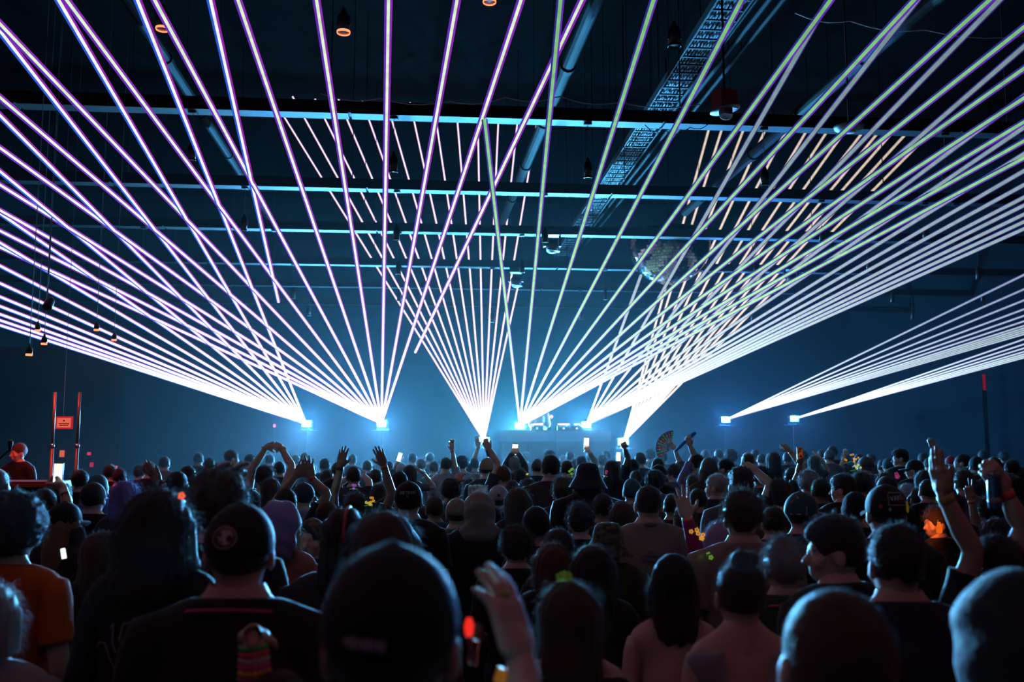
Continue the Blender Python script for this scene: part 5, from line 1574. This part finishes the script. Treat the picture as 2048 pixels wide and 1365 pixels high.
on_cap(VANS, disc2(0, 0, 0.006, 0.007), 1.664, -0.030, 'pink_pin', mat('pink_enamel', (0.7, 0.35, 0.4), 0.4))
# oval skull badge
M_badge = mat('badge_pale', (0.50, 0.44, 0.44), 0.6); M_bd = mat('badge_dark', (0.012, 0.012, 0.014), 0.6)
on_cap(SKULLCAP, ring2(0.036, 0.027, 0.003), 1.690, -0.040, 'badge_ring', M_badge)
on_cap(SKULLCAP, disc2(0.003, 0.001, 0.024, 0.019), 1.690, -0.040, 'badge_skull', M_badge)
for cx, cy, rx, ry in ((0.016, -0.002, 0.009, 0.009), (-0.012, 0.006, 0.006, 0.005), (-0.006, -0.011, 0.004, 0.004), (-0.016, -0.006, 0.003, 0.003)):
    vv, ff = disc2(cx, cy, rx, ry, 12)
    q = [cap_point(-0.040 + x, 1.690 + y, 0.0034) for x, y in vv]
    mb = MB(); mb.add(q, ff); mb.build('badge_hollow', M_bd, SKULLCAP['hat_o'])
WC = [e for e in PEOPLE if 'small square mark' in e['label']][0]
on_cap(WC, ([(-0.012, -0.012), (0.012, -0.012), (0.012, 0.014), (-0.012, 0.014)], [(0, 1, 2, 3)]), 1.682, 0.004, 'square_mark', mat('navy_print', (0.03, 0.05, 0.10), 0.6))
on_cap(WC, line2([(-0.07, 0), (0.07, 0)], 0.008), 1.650, 0.0, 'red_band', mat('red_enamel'))
# pale mesh half of the sideways cap
on_cap(TRUCKER, ([(0.0, -0.02), (0.05, -0.02), (0.1, -0.02), (0.10, 0.02), (0.075, 0.05), (0.05, 0.07), (0.02, 0.085), (0.0, 0.05)], [(0, 1, 2, 3, 4, 5, 6, 7)]), 1.666, 0.0, 'mesh_panel', mat('pale_mesh', (0.5, 0.45, 0.45), 0.7))
# outlined letters across the wavy-haired woman's jacket
M_line = mat('thin_outline', (0.65, 0.60, 0.58), 0.6)
for pts_ in ([(-0.15, -0.02), (-0.13, 0.02), (-0.105, 0.02), (-0.06, -0.06)], [(-0.09, 0.06), (-0.08, 0.075), (-0.078, 0.02), (-0.065, 0.0)], [(-0.058, 0.03), (-0.05, 0.075), (-0.03, 0.08), (-0.04, 0.03)], [(-0.035, 0.06), (-0.045, 0.01), (-0.055, 0.0)],
             [(0.0, 0.0), (0.012, 0.05), (0.045, 0.05), (0.055, 0.045), (0.03, 0.02), (0.02, 0.03), (0.012, 0.05)], [(0.03, 0.02), (0.0, -0.01), (-0.01, -0.04)], [(0.04, 0.015), (0.035, -0.04)], [(0.10, 0.04), (0.09, 0.0), (0.08, -0.05)], [(0.115, 0.045), (0.10, 0.0)]):
    on_back(WAVY, line2(pts_, 0.0022), 1.315, 'outlined_letter', M_line)
# flying saucer print
v, f = ring2(0.075, 0.022, 0.012, 30); on_back(UFO, (v, f), 1.345, 'saucer_print', M_dprint)
v, f = ring2(0.038, 0.034, 0.006, 18, 0, math.pi); on_back(UFO, (v, f), 1.352, 'saucer_dome_print', M_dprint)
on_back(UFO, disc2(0, 0, 0.07, 0.010, 20), 1.338, 'saucer_hull_print', M_dprint)
on_back(UFO, line2([(-0.03, -0.02), (-0.07, -0.10), (0.07, -0.10), (0.03, -0.02)], 0.004), 1.33, 'beam_print', M_dprint)
on_back(UFO, ([(-0.05, 0.0), (-0.01, 0.035), (0.02, 0.02), (0.06, 0.0)], [(0, 1, 2, 3)]), 1.235, 'hill_print', M_dprint)
# rings of colour round collars
def collar(e, m, z=1.485, rx=0.095, ry=0.085, r=0.006, tilt=-0.25, name='collar_trim', y0=-0.012):
    q = [np.array((rx * math.cos(a), y0 + ry * math.sin(a), z + tilt * ry * math.sin(a))) for a in np.linspace(0, 2 * math.pi, 33)]
    return obj(name, to_mesh(name, loft(q, [r] * 33, 8, 1)), m, e['shirt_o'])
collar(GREYMAN, mat('red_trim', (0.8, 0.05, 0.06), 0.4), 1.475, 0.125, 0.115, 0.005)
collar(SKULLCAP, mat('magenta_trim', (0.55, 0.02, 0.22), 0.4), 1.492, 0.13, 0.11, 0.004)
collar(UFO, cloth_mat('grey'), 1.505, 0.078, 0.075, 0.016)
# red streak on the braids
q = [np.array((0.018, -0.012 - 0.107 * math.cos(a), 1.668 + 0.10 * math.sin(a))) for a in np.linspace(-0.2, 1.9, 12)]
obj('red_streak', to_mesh('red_streak', loft(q, [0.006] * 12, 6, 1)), mat('red_dye', (0.5, 0.015, 0.03), 0.4), BRAIDS['hair_o'])
# sunglasses pushed up into the curls
sg_ = thing('sunglasses', 'dark sunglasses pushed up into the curly brown hair', 'sunglasses')
sg_.parent = None
Mw = Matrix.LocRotScale(Vector((CURLS['pos'].x, CURLS['pos'].y, 0)), Euler((0, 0, math.radians(CURLS['by'] + CURLS['hy']))), Vector((CURLS['s'],) * 3))
sg_.matrix_world = Mw @ Matrix.Translation((0, 0.03, 1.802)); bpy.context.view_layer.update()
for k in (-1, 1):
    MB().lathe((k * 0.040, 0.04, 0.0), [(0.004, 0.006), (0.028, 0.004), (0.031, 0.0), (0.028, -0.004)], 16, Matrix.Rotation(0.5, 3, 'X')).build('lens', mat('sunglass_lens', (0.02, 0.05, 0.10), 0.08, spec=1.0), sg_, True)
    MB().tube([(k * 0.07, 0.035, 0.0), (k * 0.085, -0.03, -0.012), (k * 0.082, -0.10, -0.05)], 0.003, 6).build('temple', M_black, sg_)
MB().tube([(-0.012, 0.045, 0), (0, 0.05, 0.006), (0.012, 0.045, 0)], 0.003, 6).build('bridge', M_black, sg_)
# glasses on the tall man
MB().tube([(-0.084, 0.0, 1.645), (-0.082, 0.09, 1.64), (-0.03, 0.108, 1.636), (0.03, 0.108, 1.636), (0.082, 0.09, 1.64), (0.084, 0.0, 1.645)], 0.003, 6).build('glasses', M_chrome, [e['root'] for e in PEOPLE if e['label'].startswith('tall man in glasses')][0])

# bracelets
def bracelets(e, side, n, cols, start=0.03, step=0.016, rad=0.031):
    E, Wr = e['arm_geo'][side][0], e['arm_geo'][side][1]
    d = nz(E - Wr)
    for i in range(n):
        c = Wr + d * (start + i * step)
        col = cols[i % len(cols)]
        mm = mat('bead_%s' % '_'.join('%02d' % int(k * 99) for k in col), col, 0.4)
        mb = MB()
        s_ = nz(np.cross(d, (0.2, 0.9, 0.4))); u_ = np.cross(d, s_); r = rad + 0.0013 * i
        for k in range(18):
            a = 2 * math.pi * k / 18
            p = c + (s_ * math.cos(a) + u_ * math.sin(a)) * (r + 0.003)
            mb.lathe(p, [(0.002, -0.006), (0.006, -0.003), (0.006, 0.003), (0.002, 0.006)], 6)
        mb.build('bracelet', mm, e['root'])
ARML = [e for e in PEOPLE if e['label'].startswith('red-lit forearm')][0]
bracelets(ARML, 'L', 6, [(0.05, 0.6, 0.08), (0.8, 0.1, 0.1), (0.6, 0.5, 0.5), (0.7, 0.05, 0.3), (0.9, 0.4, 0.03), (0.3, 0.05, 0.25)])
BRH = [e for e in PEOPLE if 'raising one braceleted hand' in e['label']][0]
bracelets(BRH, 'L', 4, [(0.05, 0.04, 0.04), (0.7, 0.2, 0.1), (0.1, 0.3, 0.3), (0.3, 0.28, 0.26)], 0.02)
BH = [e for e in PEOPLE if e['label'].startswith('big blurred')][0]
g = BH['arm_geo']['L']; f3 = nz(g[2])
obj('ring', to_mesh('ring', ring(g[1] + f3 * 0.115 + nz(g[3]) * 0.004, f3, 0.016, 0.010)), mat('yellow_green_ring', (0.5, 0.55, 0.12), 0.4), BH['root'])

# ------------------------------------------------------------------ things held or worn loosely
def screen_mat(name, c0, c1, st):
    m = emis(name, c0, st)
    nt = m.node_tree; e = nt.nodes['Emission']
    if not nt.nodes.get('Noise Texture'):
        tc = nt.nodes.new('ShaderNodeTexCoord'); n = nt.nodes.new('ShaderNodeTexNoise'); n.inputs['Scale'].default_value = 32
        cr = nt.nodes.new('ShaderNodeValToRGB'); cr.color_ramp.elements[0].position = 0.40; cr.color_ramp.elements[1].position = 0.60
        cr.color_ramp.elements[0].color = (*c0, 1); cr.color_ramp.elements[1].color = (*c1, 1)
        nt.links.new(tc.outputs['Object'], n.inputs['Vector']); nt.links.new(n.outputs['Fac'], cr.inputs[0]); nt.links.new(cr.outputs[0], e.inputs['Color'])
    return m
def phone(px, row, d, label, m, rot=0.0, land=False, sc=1.0, dots=0):
    q = pt(px, row, d)
    o = thing('phone', label, 'phone', (q.x, q.y, q.z), 'lit phones held up')
    w, h = (0.15, 0.072) if land else (0.072, 0.15)
    R3 = Matrix.Rotation(rot, 3, 'Y')
    MB().box((0, 0, 0), (w * sc, 0.009, h * sc), R3).build('case', M_black, o)
    MB().box((0, -0.0052, 0.012 * sc if dots else 0), (w * 0.92 * sc, 0.002, h * (0.70 if dots else 0.93) * sc), R3).build('screen', m, o)
    for k in range(dots):
        MB().box(R3 @ Vector(((k - (dots - 1) / 2) * 0.022 * sc, -0.0055, -0.055 * sc)), (0.013 * sc, 0.002, 0.013 * sc), R3).build('button', emis('warm_button', (1.0, 0.62, 0.35), 2.0), o)
    return o
D = lambda t: [e for e in PEOPLE if t in e['label']][0]['dd']
S_w = screen_mat('screen_warm', (1.0, 0.85, 0.6), (0.75, 0.85, 1.0), 1.2)
S_c = screen_mat('screen_cool', (0.75, 0.95, 1.0), (1.0, 1.0, 1.0), 2.0)
S_r = screen_mat('screen_rose', (1.0, 0.62, 0.55), (0.95, 0.95, 1.0), 1.6)
S_d = screen_mat('screen_dark', (0.015, 0.02, 0.03), (0.05, 0.07, 0.09), 1.0)
S_o = screen_mat('screen_embers', (0.005, 0.005, 0.01), (0.5, 0.12, 0.03), 0.35)
phone(117, 947, D('filming') - 0.08 if False else [e for e in PEOPLE if e['label'].startswith('blond long hair')][0]['dd'] + 0.08, 'bright phone held upright by the bar', S_w, 0.02, sc=0.72)
phone(545, 893, D('arch of both arms') + 0.16, 'bright phone held between two arched arms', S_c, 0.35, True, 0.62)
phone(717, 951, D('filming sideways') + 0.15, 'dark phone held sideways between the raised arms', S_d, 0.03, True, 1.1)
phone(1030, 900, D('filming with both hands') + 0.20, 'phone with three buttons lit at the left of the booth', S_r, 0.1, sc=1.25, dots=2)
phone(1173, 886, D('holding a phone high') + 0.06, 'phone with warm buttons lit above the bucket hat', S_r, 0.05, sc=1.2, dots=3)
phone(1248, 889, D('holding a lit phone') + 0.06, 'silvery phone held up below the tan laser fan', S_c, 0.35, sc=0.95)
phone(1600, 907, 10.0, 'dark phone with orange specks right of the pointing hand', S_o, -0.08, sc=0.85)
HLD = P(1602, 945, 30, 'short', 'black', 'black', d=10.15, label='person hidden low behind the pointing arm, holding up a phone', skin=1, arms={'L': A((1598, 945, 0), (1600, 927, -0.05), (1600, 915, -0.1), 'grip', (0.2, 1, 0))})
hm_ = m_hair('short'); HLD['zt'] = dims(hm_)[0]; HLD['dd'] = 10.15; HLD['s'] = max(0.8, pt(HLD['px'], HLD['yt'], 10.15).z / HLD['zt']); build(HLD)
phone(799, 915, 15.5, 'tiny bright phone behind the red-banded hand', S_c, 0.3, sc=1.0)
phone(1237, 914, 13.5, 'small pale phone below the tan laser fan', S_c, 0.0, sc=0.85)
phone(955, 981, D('beige hood') + 0.28, 'phone edge peeping over the beige hood', S_d, 0.0, True, 0.9)
HP = [(799, 925, 15.55), (1237, 925, 13.55)]
for i, (px, yt, d) in enumerate(HP):
    e = P(px, yt, 24, 'short', 'dark', 'charcoal', d=d, label=['person holding the tiny phone behind the red-banded hand', 'person holding the small pale phone below the tan fan'][i], arms={'L': A((px - 6, yt + 6, 0), (px, yt - 2, -0.02), (px, yt - 8, -0.02), 'grip', (0.2, 1, 0))})
    e['zt'] = dims(m_hair('short'))[0]; e['dd'] = d; e['s'] = max(0.8, pt(px, yt, d).z / e['zt']); build(e)
def rect_light(px, row, w, h, d, m, name, label, cat, rot=0.0):
    q = pt(px, row, d); o = thing(name, label, cat, (q.x, q.y, q.z))
    MB().box((0, 0, 0), (w * pxm(d), 0.006, h * pxm(d)), Matrix.Rotation(rot, 3, 'Y')).build('plate', m, o)
    return o
rect_light(127, 1108, 7, 19, 3.2, screen_mat('tag_glow', (0.6, 1.0, 0.9), (1.0, 0.9, 1.0), 2.5), 'light_tag', 'small bright tag hanging beside the orange jersey', 'tag', -0.2)
# open painted fan
q = pt(1346, 897, D('open painted hand fan') + 0.05)
fan = thing('hand_fan', 'open hand fan painted in green, yellow and pink', 'fan', (q.x, q.y, q.z))
Rf = 34 * pxm(q.y)
FC = [(0.25, 0.75, 0.15), (0.7, 0.65, 0.08), (0.65, 0.12, 0.4), (0.1, 0.5, 0.45), (0.4, 0.2, 0.6), (0.8, 0.35, 0.1)]
for i in range(11):
    a0 = math.radians(88 + i * 11.5); a1 = a0 + math.radians(11.0); am = (a0 + a1) / 2
    sl = thing  # each blade is its own part
    mb = MB(); y = -0.004 * (i % 2)
    mb.add([(0.1 * Rf * math.cos(am), y, 0.1 * Rf * math.sin(am)), (Rf * math.cos(a0), y, Rf * math.sin(a0)), (Rf * math.cos(am) * 1.02, y - 0.006, Rf * math.sin(am) * 1.02), (Rf * math.cos(a1), y, Rf * math.sin(a1)),
            (0.1 * Rf * math.cos(am), y + 0.003, 0.1 * Rf * math.sin(am)), (Rf * math.cos(a0), y + 0.003, Rf * math.sin(a0)), (Rf * math.cos(am) * 1.02, y - 0.003, Rf * math.sin(am) * 1.02), (Rf * math.cos(a1), y + 0.003, Rf * math.sin(a1))],
           [(0, 1, 2), (0, 2, 3), (4, 6, 5), (4, 7, 6), (1, 5, 6, 2), (2, 6, 7, 3)])
    bl = mb.build('blade', mat('fan_black', (0.02, 0.02, 0.025), 0.5), fan)
    for j in range(5):
        r0 = 0.38 + 0.12 * j + 0.02 * (i % 2); c = FC[(i * 2 + j * 3) % 6]
        w0 = math.radians(3.6); mb = MB()
        mb.add([(r * Rf * math.cos(a), y - 0.009, r * Rf * math.sin(a)) for r, a in ((r0, am - w0), (r0 + 0.09, am - w0), (r0 + 0.09, am + w0), (r0, am + w0))], [(0, 1, 2, 3)])
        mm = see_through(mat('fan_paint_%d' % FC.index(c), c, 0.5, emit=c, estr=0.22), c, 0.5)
        mb.build('painted_spot', mm, bl)
q0 = pt(1350, 904, D('closed blue fan')); q1 = pt(1392, 866, D('closed blue fan'))
cf = thing('hand_fan', 'closed blue hand fan held aslant', 'fan', (q0.x, q0.y, q0.z))
for k in range(4):
    MB().bar((0, 0.008 * k, 0), (q1 - q0) * (1 - 0.02 * k) + Vector((0, 0.008 * k, 0.006 * k)), 0.006, 0.03).build('blade', mat('blue_fan', (0.05, 0.22, 0.55), 0.35), cf)
q0 = pt(972, 892, D('dark folded fan') + 0.05); q1 = pt(981, 914, q0.y)
cf = thing('hand_fan', 'dark folded fan hanging below the pink laser fan', 'fan', (q0.x, q0.y, q0.z))
for k in range(3):
    MB().bar((0, 0.006 * k, 0), (q1 - q0) + Vector((0.02 * (k - 1), 0.006 * k, 0)), 0.004, 0.035, (0, 0, 1)).build('blade', M_black, cf)
q = pt(904, 889, D('glinting glass') + 0.03)
gl = thing('plastic_cup', 'clear cup glinting in a raised hand left of the pink fan', 'cup', (q.x, q.y, q.z))
MB().lathe((0, 0, 0), [(0.028, -0.05), (0.030, -0.05), (0.040, 0.06), (0.038, 0.06), (0.027, -0.045)], 16).build('cup', mat('clear_plastic', (0.9, 0.95, 1), 0.05, trans=0.85), gl, True)
MB().lathe((0, 0, 0.06), [(0.041, 0), (0.041, 0.008), (0.02, 0.018)], 16).build('lid', mat('clear_plastic'), gl, True)
e = [e for e in PEOPLE if 'blue can' in e['label']][0]
q = pt(1987, 957, e['dd'] - 0.06)
can = thing('drink_can', 'tall blue drink can in a raised hand at the right', 'can', (q.x, q.y, q.z - 0.05))
MB().lathe((0, 0, -0.06), [(0.019, 0), (0.0235, 0.008), (0.024, 0.115), (0.020, 0.125)], 20).build('can_body', mat('blue_can', (0.04, 0.09, 0.18), 0.3, metal=0.5), can, True)
MB().lathe((0, 0, 0.065), [(0.0205, 0), (0.021, 0.004), (0.017, 0.002)], 20).build('can_top', M_chrome, can, True)
MB().lathe((0, 0, -0.058), [(0.0242, 0.012), (0.0244, 0.04)], 20).build('label_band', mat('can_band', (0.16, 0.16, 0.2), 0.4), can, True)

# glowing flower sprigs
def sprig(px, row, d, col, n, spread, label, st=1.6, stem=True):
    q = pt(px, row, d)
    o = thing('flower_sprig', label, 'flowers', (q.x, q.y, q.z), 'light-up flower sprigs')
    mm = mat('petal_%d_%d_%d' % tuple(int(c * 9) for c in col), col, 0.5, emit=col, estr=st * 0.4)
    for i in range(n):
        a = random.uniform(0, 6.28); r = spread * math.sqrt(random.random())
        c = Vector((r * math.cos(a), random.uniform(-0.02, 0.02), r * math.sin(a) * 0.6))
        mb = MB()
        for k in range(5):
            b = 2 * math.pi * k / 5
            mb.lathe(c + Vector((0.007 * math.cos(b), -0.002, 0.007 * math.sin(b))), [(0.001, -0.003), (0.0045, 0), (0.001, 0.003)], 6, Matrix.Rotation(math.pi / 2, 3, 'X'))
        mb.build('flower', mm, o)
    if stem:
        MB().tube([(-spread, 0.0, -spread * 0.7), (0, 0, -spread * 0.45), (spread, 0, -spread * 0.7)], 0.003, 5).build('stem', mat('green_stem', (0.1, 0.35, 0.08), 0.5, emit=(0.2, 0.5, 0.1), estr=0.2), o)
G, Yw, Or, Pk, Vi = (0.35, 0.75, 0.08), (0.85, 0.75, 0.08), (1.0, 0.45, 0.05), (0.9, 0.1, 0.4), (0.6, 0.2, 0.9)
sprig(1127, 1154, LONGB['dd'] - 0.02, (0.25, 0.5, 0.06), 6, 0.016, 'green sprig clipped to the long brown hair', 0.12)
sprig(737, 1007, D('both bare arms') - 0.1, Yw, 4, 0.03, 'yellow glowing flowers behind the raised arms', 1.2)
sprig(744, 1000, D('both bare arms') - 0.05, Or, 4, 0.03, 'orange glowing flowers behind the raised arms', 1.2)
sprig(707, 974, D('both bare arms') + 0.25, Vi, 3, 0.03, 'violet and green glow sprig between the raised arms', 0.8)
sprig(1146, 943, D('blue-black bucket') + 0.2, G, 5, 0.04, 'green sprig left of the blue-black bucket hat', 0.8)
sprig(1202, 945, D('blue-black bucket') + 0.2, Pk, 6, 0.05, 'pink sprig right of the blue-black bucket hat', 0.5)
sprig(1055, 950, 10.5, Yw, 2, 0.015, 'tiny yellow light left of the tall man', 1.4, False)
sprig(1246, 934, 12.5, G, 3, 0.03, 'small green glow right of the very long dark hair', 1.2, False)
sprig(1702, 917, 9.0, Or, 9, 0.07, 'bunch of glowing orange flowers on the right', 1.6)
sprig(1711, 935, 9.0, Yw, 5, 0.05, 'yellow glowing buds under the orange flowers', 0.8)
sprig(1109, 1034, BIGM['dd'] - 0.16, Pk, 4, 0.03, 'pink flowers on the left of the big man\'s necklace', 0.4, False)
sprig(1147, 1038, BIGM['dd'] - 0.16, Yw, 3, 0.025, 'yellow flowers on the right of the big man\'s necklace', 0.5, False)
sprig(1400, 1068, 4.4, Or, 6, 0.05, 'amber lights below the red-lit hand', 0.9, False)
sprig(1411, 1115, 4.3, G, 5, 0.03, 'green sprig below the red-lit hand', 0.6, False)
sprig(1792, 952, D('VANS patch') + 0.5, Pk, 3, 0.02, 'pink-red flower behind the VANS cap', 0.35, False)
sprig(363, 993, WAVY['dd'] - 0.12, (1.0, 0.15, 0.05), 1, 0.001, 'tiny red light clipped in the wavy black hair', 2.5, False)
# small lamps with light of their own
q = pt(1878, 1052, FACE['dd'] - 0.13)
gs = thing('added_glow_bottle', 'glowing orange bottle by the profiled man\'s cheek', 'bottle', (q.x, q.y, q.z))
MB().lathe((0, 0, -0.05), [(0.012, 0), (0.019, 0.01), (0.019, 0.04), (0.011, 0.06), (0.010, 0.075)], 16).build('bottle', emis('orange_glow', (1.0, 0.15, 0.01), 0.8), gs, True)  # bottle added to stand in for the orange-lit cheek
MB().lathe((0, 0, 0.025), [(0.012, 0), (0.012, 0.012)], 12).build('bottle_cap', M_black, gs)
light('added_cheek_glow', 'POINT', (q.x - 0.08, q.y - 0.03, q.z + 0.06), 1.8, (1.0, 0.18, 0.03), gs, 0.03)  # lamp added to put orange light on the cheek
q = pt(938, 1262, 1.75)
rl = thing('red_glow_wand', 'small glowing red wand beside the blurred hand', 'light', (q.x, q.y, q.z))
MB().lathe((0, 0, -0.012), [(0.003, 0), (0.007, 0.005), (0.009, 0.02), (0.005, 0.034)], 14).build('glow_tip', emis('red_glow', (1.0, 0.03, 0.02), 0.9), rl, True)
MB().tube([(0, 0, -0.01), (0.008, 0, -0.06)], 0.006, 8).build('handle', M_black, rl)
light('wand_glow', 'POINT', (q.x, q.y - 0.02, q.z + 0.02), 0.25, (1.0, 0.04, 0.03), rl, 0.02)
q = pt(948, 1305, 1.8)
fr = thing('lanyard_card', 'slim card outline beside the blurred hand', 'card', (q.x, q.y, q.z))
for a, b in (((-9, -24), (9, -20)), ((9, -20), (5, 26)), ((5, 26), (-11, 22)), ((-11, 22), (-9, -24))):
    MB().bar((a[0] * pxm(1.8), 0, -a[1] * pxm(1.8)), (b[0] * pxm(1.8), 0, -b[1] * pxm(1.8)), 0.002, 0.003, (0, 1, 0)).build('edge', mat('dull_edge', (0.35, 0.25, 0.2), 0.5), fr)
q = pt(1003, 1352, 1.6)
ob = thing('orange_badge', 'small orange patch at the bottom edge below the hand', 'badge', (q.x, q.y, q.z))
MB().box((0, 0, 0), (0.02, 0.006, 0.024), Matrix.Rotation(0.3, 3, 'Y')).build('patch', mat('orange_patch', (0.9, 0.35, 0.03), 0.5, emit=(0.9, 0.3, 0.02), estr=0.12), ob)
